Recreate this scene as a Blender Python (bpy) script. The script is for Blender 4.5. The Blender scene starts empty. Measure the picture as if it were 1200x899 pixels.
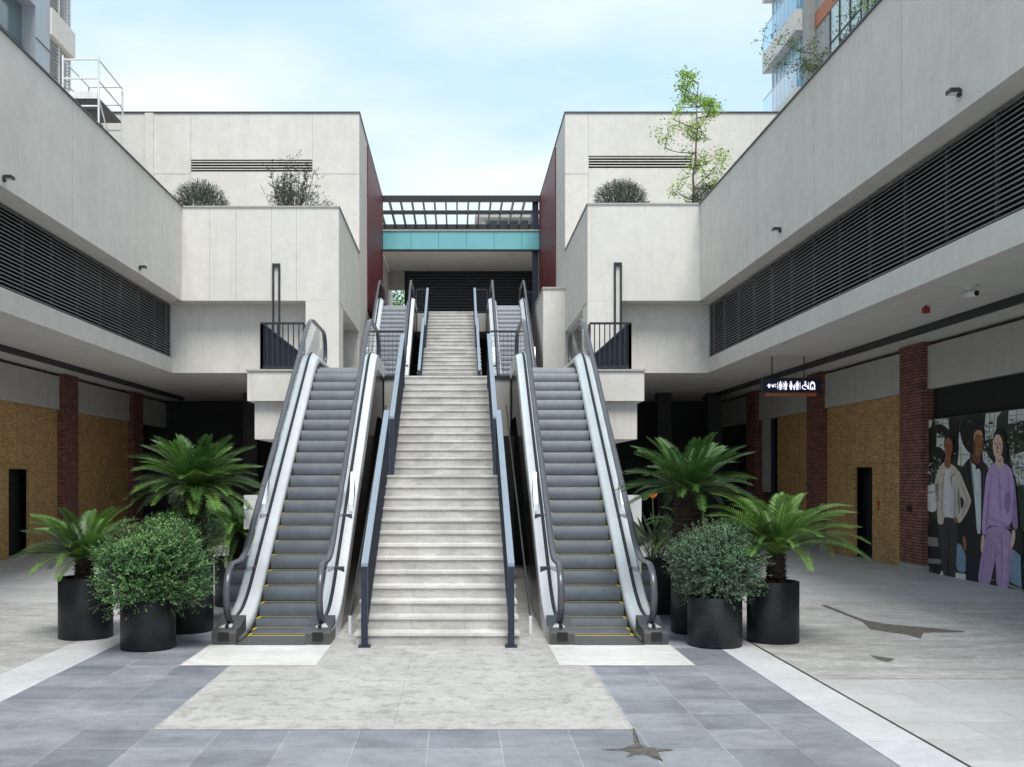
import bpy, math, random
from mathutils import Vector
random.seed(7)
R = math.radians
sc = bpy.context.scene
COL = sc.collection
H = 2.12; F = 1182.0; VX = 536.0; VY = 558.5

# ------------------------------------------------------------------ helpers
class MB:
    """collects polygons; build() links them as ONE mesh object"""
    def __init__(s): s.v = []; s.f = []; s.m = []
    def face(s, pts, m=0):
        b = len(s.v); s.v += [tuple(p) for p in pts]; s.f.append(tuple(range(b, b + len(pts)))); s.m.append(m); return s
    def box(s, x0, x1, y0, y1, z0, z1, m=0):
        if x0 > x1: x0, x1 = x1, x0
        if y0 > y1: y0, y1 = y1, y0
        b = len(s.v)
        s.v += [(x0,y0,z0),(x1,y0,z0),(x1,y1,z0),(x0,y1,z0),(x0,y0,z1),(x1,y0,z1),(x1,y1,z1),(x0,y1,z1)]
        for q in ((0,3,2,1),(4,5,6,7),(0,1,5,4),(1,2,6,5),(2,3,7,6),(3,0,4,7)):
            s.f.append(tuple(b+i for i in q)); s.m.append(m)
        return s
    def prism(s, poly, axis, a0, a1, m=0, caps=True):
        """poly: 2-D points; axis 'x' -> points are (y,z); 'y' -> (x,z); 'z' -> (x,y)"""
        def P(p, a):
            return {'x': (a, p[0], p[1]), 'y': (p[0], a, p[1]), 'z': (p[0], p[1], a)}[axis]
        n = len(poly); b = len(s.v)
        s.v += [P(p, a0) for p in poly] + [P(p, a1) for p in poly]
        for i in range(n):
            j = (i + 1) % n
            s.f.append((b+i, b+j, b+n+j, b+n+i)); s.m.append(m)
        if caps:
            s.f.append(tuple(b+i for i in range(n-1, -1, -1))); s.m.append(m)
            s.f.append(tuple(b+n+i for i in range(n))); s.m.append(m)
        return s
    def tube(s, pts, rad, n=8, m=0, cap=True, sx=1.0):
        pts = [Vector(p) for p in pts]; k = len(pts)
        if not hasattr(rad, '__len__'): rad = [rad] * k
        b = len(s.v); ref = None
        for i, p in enumerate(pts):
            t = (pts[min(i+1, k-1)] - pts[max(i-1, 0)])
            if t.length < 1e-9: t = Vector((0,0,1))
            t.normalize()
            if ref is None:
                ref = Vector((1,0,0)) if abs(t.x) < .9 else Vector((0,1,0))
            u = (ref - t * ref.dot(t)).normalized(); ref = u; w = t.cross(u)
            for j in range(n):
                a = 2*math.pi*j/n
                s.v.append(tuple(p + u*(math.cos(a)*rad[i]*sx) + w*(math.sin(a)*rad[i])))
        for i in range(k-1):
            for j in range(n):
                jj = (j+1) % n
                s.f.append((b+i*n+j, b+i*n+jj, b+(i+1)*n+jj, b+(i+1)*n+j)); s.m.append(m)
        if cap:
            s.f.append(tuple(b+j for j in range(n-1,-1,-1))); s.m.append(m)
            s.f.append(tuple(b+(k-1)*n+j for j in range(n))); s.m.append(m)
        return s
    def lathe(s, prof, cx, cy, z0=0, n=48, m=0):
        b = len(s.v); k = len(prof)
        for r, z in prof:
            for j in range(n):
                a = 2*math.pi*j/n
                s.v.append((cx+r*math.cos(a), cy+r*math.sin(a), z0+z))
        for i in range(k-1):
            for j in range(n):
                jj = (j+1) % n
                s.f.append((b+i*n+j, b+i*n+jj, b+(i+1)*n+jj, b+(i+1)*n+j)); s.m.append(m)
        return s
    def sweep(s, prof, path, mats, x0=0, flip=False, cap=True):
        """prof: (x, dz) outline; path: (y, z) points"""
        n = len(prof); b = len(s.v); sg = -1 if flip else 1
        for (y, z) in path:
            for (x, dz) in prof: s.v.append((x0 + sg*x, y, z + dz))
        for i in range(len(path)-1):
            for j in range(n-1):
                s.f.append((b+i*n+j, b+i*n+j+1, b+(i+1)*n+j+1, b+(i+1)*n+j)); s.m.append(mats[j])
        if cap:
            s.f.append(tuple(b+j for j in range(n))); s.m.append(mats[0])
            e = b+(len(path)-1)*n
            s.f.append(tuple(e+j for j in range(n-1,-1,-1))); s.m.append(mats[0])
        return s
    def leaf(s, p, d, nrm, L, W, m=0):
        """four-cornered pointed leaf"""
        d = d.normalized(); w = d.cross(nrm)
        if w.length < 1e-6: w = d.cross(Vector((.3,.5,.8)))
        w.normalize(); q = p + d*(L*.45)
        b = len(s.v)
        s.v += [tuple(p), tuple(q + w*(W*.5)), tuple(p + d*L), tuple(q - w*(W*.5))]
        s.f.append((b, b+1, b+2, b+3)); s.m.append(m)
    def build(s, name, mats, parent=None, smooth=False, fix=False):
        off = WL.get(parent.name, Vector((0,0,0))) if parent else Vector((0,0,0))
        me = bpy.data.meshes.new(name)
        me.from_pydata([(v[0]-off.x, v[1]-off.y, v[2]-off.z) for v in s.v], [], s.f)
        if not isinstance(mats, (list, tuple)): mats = [mats]
        for m in mats: me.materials.append(m)
        me.polygons.foreach_set('material_index', s.m)
        if smooth: me.polygons.foreach_set('use_smooth', [True]*len(s.f))
        me.update()
        o = bpy.data.objects.new(name, me); COL.objects.link(o)
        if parent: o.parent = parent; WL[o.name] = off
        return o
WL = {}
def tag(o, label=None, cat=None, group=None, kind=None):
    if label: o['label'] = label
    if cat: o['category'] = cat
    if group: o['group'] = group
    if kind: o['kind'] = kind
    return o
def thing(name, label, cat, loc=(0,0,0), group=None):
    o = bpy.data.objects.new(name, None); COL.objects.link(o); o.location = loc
    o.empty_display_size = .2; WL[o.name] = Vector(loc)
    return tag(o, label, cat, group)
def copy_tree(o, parent=None):
    c = o.copy(); COL.objects.link(c)
    if parent: c.parent = parent
    for ch in list(o.children): copy_tree(ch, c)
    return c
def struct(name, mb, mats, smooth=False): return tag(mb.build(name, mats, None, smooth), kind='structure')
def gp(px, py, z=0.0):
    D = F*(H-z)/(py-VY); return ((px-VX)*D/F, D)

# ------------------------------------------------------------------ materials
def newmat(name):
    m = bpy.data.materials.new(name); m.use_nodes = True
    nt = m.node_tree; return m, nt, nt.nodes, nt.links, nt.nodes['Principled BSDF']
def pos_node(N, L, scale=(1,1,1)):
    g = N.new('ShaderNodeNewGeometry'); mp = N.new('ShaderNodeMapping'); mp.inputs['Scale'].default_value = scale
    L.new(g.outputs['Position'], mp.inputs['Vector']); return mp.outputs['Vector']
def noise(N, L, vec, scale, detail=5, rough=.6):
    t = N.new('ShaderNodeTexNoise'); t.inputs['Scale'].default_value = scale
    t.inputs['Detail'].default_value = detail; t.inputs['Roughness'].default_value = rough
    L.new(vec, t.inputs['Vector']); return t.outputs['Fac']
def ramp(N, L, fac, stops):
    r = N.new('ShaderNodeValToRGB'); e = r.color_ramp.elements
    while len(e) < len(stops): e.new(.5)
    for el, (p, c) in zip(e, stops):
        el.position = p; el.color = (c[0], c[1], c[2], 1) if hasattr(c, '__len__') else (c, c, c, 1)
    L.new(fac, r.inputs['Fac']); return r.outputs['Color']
def mixc(N, L, a, b, fac, mode='MIX'):
    x = N.new('ShaderNodeMix'); x.data_type = 'RGBA'; x.blend_type = mode
    for sock, val in ((x.inputs[6], a), (x.inputs[7], b), (x.inputs[0], fac)):
        if hasattr(val, 'is_linked'): L.new(val, sock)
        elif hasattr(val, '__len__'): sock.default_value = (val[0], val[1], val[2], 1)
        else: sock.default_value = val
    return x.outputs[2]
def bump(N, L, B, h, strength=.3, dist=.01):
    b = N.new('ShaderNodeBump'); b.inputs['Strength'].default_value = strength; b.inputs['Distance'].default_value = dist
    L.new(h, b.inputs['Height']); L.new(b.outputs['Normal'], B.inputs['Normal'])
def simple(name, col, rough=.5, metal=0.0, var=.12, scale=6.0, bmp=0.0, spec=.5):
    m, nt, N, L, B = newmat(name)
    v = pos_node(N, L); n = noise(N, L, v, scale)
    lo = [c*(1-var) for c in col]; hi = [min(1, c*(1+var)) for c in col]
    L.new(ramp(N, L, n, [(.3, lo), (.7, hi)]), B.inputs['Base Color'])
    B.inputs['Roughness'].default_value = rough; B.inputs['Metallic'].default_value = metal
    B.inputs['Specular IOR Level'].default_value = spec
    if bmp: bump(N, L, B, noise(N, L, v, scale*12), bmp, .004)
    return m
def plaster(name, col, streak=.10, stain=(.75,.74,.72)):
    """painted render with soft blotches, thin vertical run-off streaks and fine grain"""
    m, nt, N, L, B = newmat(name)
    v = pos_node(N, L); vs = pos_node(N, L, (2.2, 2.2, .12))
    a = ramp(N, L, noise(N, L, v, .55, 6), [(.3, [c*.955 for c in col]), (.7, [min(1,c*1.03) for c in col])])
    s = ramp(N, L, noise(N, L, vs, 1.6, 6, .7), [(.42, 0), (.75, 1)])
    sm = N.new('ShaderNodeMath'); sm.operation = 'MULTIPLY'; sm.inputs[1].default_value = streak*4; L.new(s, sm.inputs[0])
    c = mixc(N, L, a, mixc(N, L, a, stain, 1.0, 'MULTIPLY'), sm.outputs[0])
    g = ramp(N, L, noise(N, L, v, 3.0, 8, .75), [(.35, (.93,.93,.93)), (.65, (1.04,1.04,1.04))])
    c = mixc(N, L, c, g, 1.0, 'MULTIPLY')
    vd = pos_node(N, L, (5.5, 5.5, .16)); dr = ramp(N, L, noise(N, L, vd, 1.5, 4, .6), [(.60,(1,1,1)),(.78,(.86,.85,.83))])
    c = mixc(N, L, c, dr, 1.0, 'MULTIPLY')
    L.new(c, B.inputs['Base Color']); B.inputs['Roughness'].default_value = .85
    B.inputs['Specular IOR Level'].default_value = .25
    bump(N, L, B, noise(N, L, v, 60, 3), .12, .004)
    return m
def brick_mat(name):
    m, nt, N, L, B = newmat(name)
    g = N.new('ShaderNodeNewGeometry'); sp = N.new('ShaderNodeSeparateXYZ'); L.new(g.outputs['Position'], sp.inputs[0])
    ad = N.new('ShaderNodeMath'); ad.operation = 'ADD'; L.new(sp.outputs[0], ad.inputs[0]); L.new(sp.outputs[1], ad.inputs[1])
    cb = N.new('ShaderNodeCombineXYZ'); L.new(ad.outputs[0], cb.inputs[0]); L.new(sp.outputs[2], cb.inputs[1])
    t = N.new('ShaderNodeTexBrick'); L.new(cb.outputs[0], t.inputs['Vector'])
    t.inputs['Scale'].default_value = 1; t.inputs['Brick Width'].default_value = .24; t.inputs['Row Height'].default_value = .07
    t.inputs['Mortar Size'].default_value = .011; t.inputs['Bias'].default_value = -.1
    t.inputs['Color1'].default_value = (.34,.135,.09,1); t.inputs['Color2'].default_value = (.20,.085,.063,1)
    t.inputs['Mortar'].default_value = (.045,.036,.034,1)
    n = noise(N, L, cb.outputs[0], 5, 6)
    L.new(mixc(N, L, t.outputs['Color'], ramp(N, L, n, [(.3,.65),(.7,1.3)]), 1.0, 'MULTIPLY'), B.inputs['Base Color'])
    B.inputs['Roughness'].default_value = .85; bump(N, L, B, t.outputs['Fac'], -.5, .006)
    return m
def osb_mat(name):
    m, nt, N, L, B = newmat(name)
    g = N.new('ShaderNodeNewGeometry'); sp = N.new('ShaderNodeSeparateXYZ'); L.new(g.outputs['Position'], sp.inputs[0])
    cb = N.new('ShaderNodeCombineXYZ'); L.new(sp.outputs[1], cb.inputs[0]); L.new(sp.outputs[2], cb.inputs[1])
    def flakes(rot, sx, sy):
        mp = N.new('ShaderNodeMapping'); mp.inputs['Rotation'].default_value = (0,0,rot); mp.inputs['Scale'].default_value = (sx, sy, 1)
        L.new(cb.outputs[0], mp.inputs['Vector'])
        vo = N.new('ShaderNodeTexVoronoi'); vo.inputs['Scale'].default_value = 1; L.new(mp.outputs[0], vo.inputs['Vector'])
        s = N.new('ShaderNodeSeparateColor'); L.new(vo.outputs['Color'], s.inputs[0]); return s.outputs[0]
    a = flakes(.5, 9, 36); b = flakes(-.9, 12, 40); n = noise(N, L, cb.outputs[0], 1.2, 5)
    ca = ramp(N, L, a, [(0,(.30,.165,.055)), (.5,(.52,.315,.125)), (.95,(.70,.47,.23))])
    cbb = ramp(N, L, b, [(0,(.30,.16,.055)), (.6,(.52,.315,.125)), (1,(.68,.45,.22))])
    c = mixc(N, L, ca, cbb, .5)
    L.new(mixc(N, L, c, ramp(N, L, n, [(.3,.85),(.7,1.12)]), 1.0, 'MULTIPLY'), B.inputs['Base Color'])
    B.inputs['Roughness'].default_value = .7; bump(N, L, B, a, .2, .003)
    return m
def tile_mat(name, c1, c2, mortar, w, h, off=(0,0), stag=0.0, joint=.006, blot=.25, rough=(.35,.6), grain=9.0, bias=0.0, mottle=None, aniso=1.0):
    """stone paving laid in the ground plane, each slab a little different"""
    m, nt, N, L, B = newmat(name)
    g = N.new('ShaderNodeNewGeometry'); mp = N.new('ShaderNodeMapping'); mp.inputs['Location'].default_value = (-off[0], -off[1], 0)
    L.new(g.outputs['Position'], mp.inputs['Vector'])
    t = N.new('ShaderNodeTexBrick'); t.offset = stag; L.new(mp.outputs[0], t.inputs['Vector'])
    t.inputs['Scale'].default_value = 1; t.inputs['Brick Width'].default_value = w; t.inputs['Row Height'].default_value = h
    t.inputs['Mortar Size'].default_value = joint; t.inputs['Mortar Smooth'].default_value = .2; t.inputs['Bias'].default_value = bias
    t.inputs['Color1'].default_value = (*c1, 1); t.inputs['Color2'].default_value = (*c2, 1); t.inputs['Mortar'].default_value = (*mortar, 1)
    v = pos_node(N, L); v2 = pos_node(N, L, (1, aniso, 1))
    c = mixc(N, L, t.outputs['Color'], ramp(N, L, noise(N, L, v2, 1.3, 8, .7), [(.3,1-blot),(.7,1+blot*.8)]), 1.0, 'MULTIPLY')
    c = mixc(N, L, c, ramp(N, L, noise(N, L, v, grain, 8, .8), [(.3,.86),(.7,1.12)]), 1.0, 'MULTIPLY')
    if mottle:
        vo = N.new('ShaderNodeTexVoronoi'); vo.inputs['Scale'].default_value = 16; L.new(v2, vo.inputs['Vector'])
        f = ramp(N, L, noise(N, L, v2, 5.5, 6, .75), [(.5,0),(.62,1)])
        c = mixc(N, L, c, mixc(N, L, c, mottle, 1.0, 'MULTIPLY'), f)
    L.new(c, B.inputs['Base Color'])
    rr = N.new('ShaderNodeMapRange'); rr.inputs[3].default_value = rough[0]; rr.inputs[4].default_value = rough[1]
    L.new(noise(N, L, v, 2.2, 5), rr.inputs[0]); L.new(rr.outputs[0], B.inputs['Roughness'])
    bump(N, L, B, noise(N, L, v, 40, 4), .08, .003)
    return m
def leaf_mat(name, col, var=.45, rough=.45, trans=.15):
    m, nt, N, L, B = newmat(name)
    v = pos_node(N, L); n = noise(N, L, v, 14, 4); n2 = noise(N, L, v, 90, 2)
    a = ramp(N, L, n, [(.3,[c*(1-var) for c in col]),(.7,[c*(1+var) for c in col])])
    c = mixc(N, L, a, ramp(N, L, n2, [(.3,.7),(.7,1.35)]), 1.0, 'MULTIPLY')
    L.new(c, B.inputs['Base Color'])
    B.inputs['Roughness'].default_value = rough; B.inputs['Specular IOR Level'].default_value = .4
    tr = N.new('ShaderNodeBsdfTranslucent'); L.new(c, tr.inputs['Color'])
    mx = N.new('ShaderNodeMixShader'); mx.inputs[0].default_value = trans
    L.new(B.outputs[0], mx.inputs[1]); L.new(tr.outputs[0], mx.inputs[2]); L.new(mx.outputs[0], N['Material Output'].inputs[0])
    return m
def glass_mat(name, tint=(.92,.97,.97), gloss=.10, rough=.02):
    m, nt, N, L, B = newmat(name); N.remove(B)
    t = N.new('ShaderNodeBsdfTransparent'); t.inputs[0].default_value = (*tint, 1)
    g = N.new('ShaderNodeBsdfGlossy'); g.inputs['Roughness'].default_value = rough; g.inputs['Color'].default_value = (.95,.98,1,1)
    lw = N.new('ShaderNodeLayerWeight'); lw.inputs['Blend'].default_value = .5
    pw = N.new('ShaderNodeMath'); pw.operation = 'POWER'; pw.inputs[1].default_value = 4.0; L.new(lw.outputs['Facing'], pw.inputs[0])
    ad = N.new('ShaderNodeMath'); ad.operation = 'MULTIPLY_ADD'; ad.use_clamp = True; ad.inputs[1].default_value = .75; ad.inputs[2].default_value = gloss
    L.new(pw.outputs[0], ad.inputs[0])
    mx = N.new('ShaderNodeMixShader'); L.new(ad.outputs[0], mx.inputs[0]); L.new(t.outputs[0], mx.inputs[1]); L.new(g.outputs[0], mx.inputs[2])
    L.new(mx.outputs[0], N['Material Output'].inputs[0]); return m
def step_metal(name, col):
    """ribbed cast-metal escalator step: fine grooves across the width"""
    m, nt, N, L, B = newmat(name)
    v = pos_node(N, L)
    w = N.new('ShaderNodeTexWave'); w.inputs['Scale'].default_value = 32; w.bands_direction = 'X'; L.new(v, w.inputs['Vector'])
    n = noise(N, L, v, 4, 6)
    c = ramp(N, L, n, [(.3,[x*.85 for x in col]),(.7,[x*1.12 for x in col])])
    c = mixc(N, L, c, ramp(N, L, w.outputs['Fac'], [(.2,.72),(.6,1.1)]), 1.0, 'MULTIPLY')
    L.new(c, B.inputs['Base Color']); B.inputs['Roughness'].default_value = .42; B.inputs['Metallic'].default_value = .55
    return m
def stair_stone(name, col, dirt=.5):
    m, nt, N, L, B = newmat(name)
    v = pos_node(N, L); vs = pos_node(N, L, (1.0, 1.0, 4.0)); vb = pos_node(N, L, (1.6, .01, 6.06))
    a = ramp(N, L, noise(N, L, v, 2.0, 8, .7), [(.3,[c*.80 for c in col]),(.7,[c*1.1 for c in col])])
    wn = N.new('ShaderNodeTexVoronoi'); wn.inputs['Scale'].default_value = 1.0; L.new(vb, wn.inputs['Vector'])
    s = N.new('ShaderNodeSeparateColor'); L.new(wn.outputs['Color'], s.inputs[0])
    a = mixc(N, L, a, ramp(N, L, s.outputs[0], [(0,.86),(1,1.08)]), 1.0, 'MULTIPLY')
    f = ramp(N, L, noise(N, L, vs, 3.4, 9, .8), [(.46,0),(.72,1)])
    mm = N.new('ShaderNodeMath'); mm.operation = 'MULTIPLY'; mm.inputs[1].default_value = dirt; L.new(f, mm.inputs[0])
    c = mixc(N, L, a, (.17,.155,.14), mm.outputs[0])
    g = ramp(N, L, noise(N, L, v, 45, 5, .8), [(.3,.88),(.7,1.08)])
    L.new(mixc(N, L, c, g, 1.0, 'MULTIPLY'), B.inputs['Base Color']); B.inputs['Roughness'].default_value = .6
    bump(N, L, B, noise(N, L, v, 50, 4), .1, .003)
    return m

M = {}
M['plaster'] = plaster('cream_render', (.76,.725,.685), .05)
M['plaster_stained'] = plaster('grey_stained_render', (.74,.705,.665), .07)
M['soffit'] = simple('soffit_board', (.76,.73,.69), .8, var=.06, scale=1.0)
M['joint'] = simple('joint_line', (.50,.48,.455), .8)
M['coping'] = simple('dark_coping_metal', (.09,.09,.095), .4, .5)
M['coping_pale'] = simple('pale_coping_stone', (.45,.435,.41), .7)
M['louvre'] = simple('charcoal_louvre_blade', (.19,.195,.21), .42, .3, scale=2)
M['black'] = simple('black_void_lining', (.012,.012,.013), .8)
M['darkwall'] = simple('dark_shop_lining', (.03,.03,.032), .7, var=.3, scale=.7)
M['charcoal'] = simple('charcoal_metal', (.035,.037,.042), .45, .3)
M['navy'] = simple('navy_painted_steel', (.026,.032,.055), .4, .2)
M['railcap'] = simple('pale_blue_grey_rail', (.30,.35,.42), .36, .35, var=.06)
M['bulkhead'] = plaster('grey_bulkhead_panel', (.56,.545,.52), .08)
M['brick'] = brick_mat('dark_red_brick'); M['osb'] = osb_mat('osb_board')
M['red'] = simple('oxblood_cladding', (.16,.017,.024), .5, var=.14, scale=.8)
M['teal'] = simple('turquoise_glass_panel', (.18,.50,.54), .12, .0, var=.12, scale=.35, spec=.8)
M['tealdark'] = simple('teal_joint', (.05,.17,.2), .4)
M['concrete'] = plaster('grey_concrete', (.42,.41,.39), .09)
M['alu'] = simple('brushed_aluminium_deck', (.80,.82,.84), .34, .25, var=.08, scale=1.6)
M['steel'] = simple('stainless_steel', (.55,.56,.57), .28, .9, var=.10, scale=3)
M['base_steel'] = simple('dull_steel_base', (.085,.085,.088), .38, .5, var=.2, scale=5)
M['rubber'] = simple('grey_rubber_handrail', (.085,.09,.105), .26, 0, var=.08)
M['clad'] = simple('dark_bronze_cladding', (.055,.048,.044), .25, .4, var=.2, scale=1)
M['step'] = step_metal('ribbed_step_metal', (.105,.12,.135))
M['comb'] = simple('ribbed_comb_plate', (.10,.10,.10), .6, .3, var=.3, scale=40)
M['yellow'] = simple('yellow_safety_line', (.62,.44,.03), .5)
M['glass'] = glass_mat('clear_balustrade_glass', (.93,.965,.965), .05)
M['white'] = simple('white_painted_metal', (.78,.78,.79), .4, .1)
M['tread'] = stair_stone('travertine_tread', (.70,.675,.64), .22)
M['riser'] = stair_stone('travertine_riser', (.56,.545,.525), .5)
M['pot'] = simple('black_planter', (.014,.017,.020), .46, 0, var=.5, scale=5, spec=.4)
M['soil'] = simple('potting_soil', (.035,.025,.018), .95, bmp=.6)
M['bark'] = simple('cycad_bark', (.045,.03,.021), .95, var=.5, scale=30, bmp=.8)
M['twig'] = simple('grey_brown_bark', (.10,.08,.065), .9, var=.3, scale=20)
M['cyc_dark'] = leaf_mat('deep_green_frond', (.062,.132,.032), .35, .36, .12)
M['cyc_mid'] = leaf_mat('mid_green_frond', (.13,.24,.05), .35, .36, .15)
M['cyc_grey'] = leaf_mat('grey_green_frond', (.075,.115,.065), .3, .4, .1)
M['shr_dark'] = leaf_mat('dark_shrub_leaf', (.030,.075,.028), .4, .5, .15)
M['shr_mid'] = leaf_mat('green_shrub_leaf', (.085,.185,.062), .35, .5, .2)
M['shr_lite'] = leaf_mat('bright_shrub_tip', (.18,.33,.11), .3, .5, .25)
M['shr_blue'] = leaf_mat('blue_green_shrub_leaf', (.125,.215,.115), .35, .55, .15)
M['shr_blued'] = leaf_mat('dark_blue_green_leaf', (.055,.105,.068), .35, .55, .15)
M['box_leaf'] = leaf_mat('clipped_shrub_leaf', (.065,.095,.065), .4, .55, .12)
M['olive'] = leaf_mat('olive_leaf', (.085,.10,.05), .4, .55, .15)
M['lime'] = leaf_mat('lime_green_leaf', (.40,.56,.09), .2, .5, .35)
M['treeleaf'] = leaf_mat('tree_leaf', (.10,.24,.035), .4, .5, .3)
M['orange'] = simple('orange_flower', (.65,.16,.02), .5)
M['window'] = simple('dark_window_glass', (.10,.14,.17), .06, 0, var=.2, scale=.4, spec=1.0)
M['skyglass'] = simple('pale_blue_glass', (.30,.52,.70), .06, .0, var=.18, scale=.5, spec=1.0)
M['paleglass'] = simple('pale_window_glass', (.55,.64,.68), .08, .0, var=.15, scale=.6, spec=1.0)
M['blueglass'] = glass_mat('blue_balcony_glass', (.38,.70,.92), .25)
M['panelblue'] = simple('blue_grey_panel', (.42,.45,.50), .45, .2, var=.05, scale=.5)
M['rust'] = simple('rust_orange_panel', (.45,.15,.08), .6)
M['redbox'] = simple('red_plastic', (.35,.02,.02), .4)

# ------------------------------------------------------------------ camera, light, world
cam = bpy.data.cameras.new('camera'); co = bpy.data.objects.new('camera', cam); COL.objects.link(co)
co.location = (0, 0, H); co.rotation_euler = (R(90), 0, 0)
cam.sensor_width = 36; cam.lens = 36*F/1200; cam.shift_x = (600-VX)/1200; cam.shift_y = (VY-449.5)/1200
cam.clip_start = .1; cam.clip_end = 2000
sc.camera = co
EL, AZ = 62, 172          # sun behind the camera, a little to the right
sd = Vector((math.cos(R(EL))*math.sin(R(AZ)), math.cos(R(EL))*math.cos(R(AZ)), math.sin(R(EL))))
sun = bpy.data.lights.new('sun', 'SUN'); so = bpy.data.objects.new('sun', sun); COL.objects.link(so)
sun.energy = 1.3; sun.angle = R(25); sun.color = (1, .975, .94)
so.rotation_euler = (-sd).to_track_quat('-Z', 'Y').to_euler()
so.location = sd*60
w = bpy.data.worlds.new('World'); sc.world = w; w.use_nodes = True
N = w.node_tree.nodes; L = w.node_tree.links; bg = N['Background']; bg.inputs['Strength'].default_value = .10
sky = N.new('ShaderNodeTexSky'); sky.sky_type = 'NISHITA'; sky.sun_disc = False
sky.sun_elevation = R(EL); sky.sun_rotation = R(AZ); sky.air_density = 1.0; sky.dust_density = 1.0; sky.ozone_density = 1.5
tc = N.new('ShaderNodeTexCoord'); sp = N.new('ShaderNodeSeparateXYZ'); L.new(tc.outputs['Generated'], sp.inputs[0])
ad = N.new('ShaderNodeMath'); ad.operation = 'ADD'; ad.inputs[1].default_value = .35; L.new(sp.outputs[2], ad.inputs[0])
mxm = N.new('ShaderNodeMath'); mxm.operation = 'MAXIMUM'; mxm.inputs[1].default_value = .1; L.new(ad.outputs[0], mxm.inputs[0])
dv = N.new('ShaderNodeVectorMath'); dv.operation = 'DIVIDE'; cbn = N.new('ShaderNodeCombineXYZ')
for i in range(3): L.new(mxm.outputs[0], cbn.inputs[i])
L.new(tc.outputs['Generated'], dv.inputs[0]); L.new(cbn.outputs[0], dv.inputs[1])
mpw = N.new('ShaderNodeMapping'); mpw.inputs['Scale'].default_value = (1.0, 1.7, .2); mpw.inputs['Location'].default_value = (.35, .2, 0)
L.new(dv.outputs[0], mpw.inputs[0])
cl = ramp(N, L, noise(N, L, mpw.outputs[0], 2.0, 7, .5), [(.40,0),(.66,1)])
pale = mixc(N, L, sky.outputs[0], (2.5,3.5,3.95), .88)
cc = mixc(N, L, pale, (3.8,4.1,4.2), cl)
L.new(cc, bg.inputs['Color'])
sc.view_settings.view_transform = 'Standard'; sc.view_settings.look = 'None'
sc.view_settings.exposure = 1.38; sc.view_settings.gamma = 1.0; sc.view_settings.use_curve_mapping = False
sc.render.engine = 'CYCLES'; sc.cycles.max_bounces = 8; sc.cycles.transparent_max_bounces = 16

# ------------------------------------------------------------------ ground
struct('ground', MB().box(-300,300,-200,500,-.3,0), tile_mat('pale_grey_slab', (.54,.54,.54), (.48,.48,.485), (.33,.33,.33), 1.15, .58, (3.76,0), .5, .005, .12))
def sheet(name, x0, x1, y0, y1, z, m): return struct(name, MB().face([(x0,y0,z),(x1,y0,z),(x1,y1,z),(x0,y1,z)]), m)
M['blue_tile'] = tile_mat('blue_grey_tile', (.315,.33,.36), (.205,.22,.252), (.42,.43,.45), .578, .575, (-4.28,8.42), 0, .0035, .36, (.3,.55), aniso=1.5)
M['beige_tile'] = tile_mat('speckled_beige_tile', (.49,.475,.46), (.45,.435,.42), (.35,.34,.325), 2.0, 1.68, (-2.54,8.42), 0, .004, .20, (.45,.7), 16, mottle=(.74,.70,.66))
M['mottled'] = tile_mat('worn_brown_grey_paving', (.43,.42,.41), (.385,.375,.365), (.32,.31,.30), 1.3, 1.3, (0,0), .5, .003, .34, (.5,.75), 12, mottle=(1.35,1.36,1.38), aniso=2.6)
M['strip'] = tile_mat('pale_stone_strip', (.60,.61,.62), (.55,.56,.575), (.42,.42,.42), 3, 1.25, (0,9.3), 0, .004, .14, (.4,.6))
M['landing'] = tile_mat('white_stone_landing', (.70,.69,.67), (.66,.65,.63), (.56,.55,.53), 3, .16, (0,11.2), 0, .004, .16, (.4,.65), 6)
sheet('tile_paving', -4.28, 3.23, -20, 60, .004, M['blue_tile'])
sheet('path', -2.54, 1.48, 8.42, 60, .008, M['beige_tile'])
sheet('path', 3.234, 3.72, -20, 60, .006, M['strip'])
sheet('path', -4.88, -4.284, -20, 60, .006, M['strip'])
sheet('drain_channel', 3.722, 3.755, -20, 60, .003, M['base_steel'])
sheet('worn_paving', 3.757, 40, 10.55, 17.06, .004, M['mottled'])
sheet('worn_paving', -40, -4.884, 10.55, 17.06, .004, M['mottled'])
sheet('landing_slab', -3.10, -1.58, 11.25, 12.66, .012, M['landing'])
sheet('landing_slab', 1.14, 2.66, 11.25, 12.66, .012, M['landing'])
m_, nt_, N_, L_, B_ = newmat('brown_dirt_stain'); M['crack'] = m_
v_ = pos_node(N_, L_); L_.new(ramp(N_, L_, noise(N_, L_, v_, 16, 7, .75), [(.3,(.06,.053,.045)),(.7,(.20,.18,.155))]), B_.inputs['Base Color']); B_.inputs['Roughness'].default_value = .9
tr_ = N_.new('ShaderNodeBsdfTransparent'); mx_ = N_.new('ShaderNodeMixShader')
L_.new(ramp(N_, L_, noise(N_, L_, v_, 11, 8, .8), [(.36,(.25,.25,.25)),(.56,(1,1,1))]), mx_.inputs[0]); L_.new(tr_.outputs[0], mx_.inputs[1]); L_.new(B_.outputs[0], mx_.inputs[2]); L_.new(mx_.outputs[0], N_['Material Output'].inputs[0])
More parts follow.
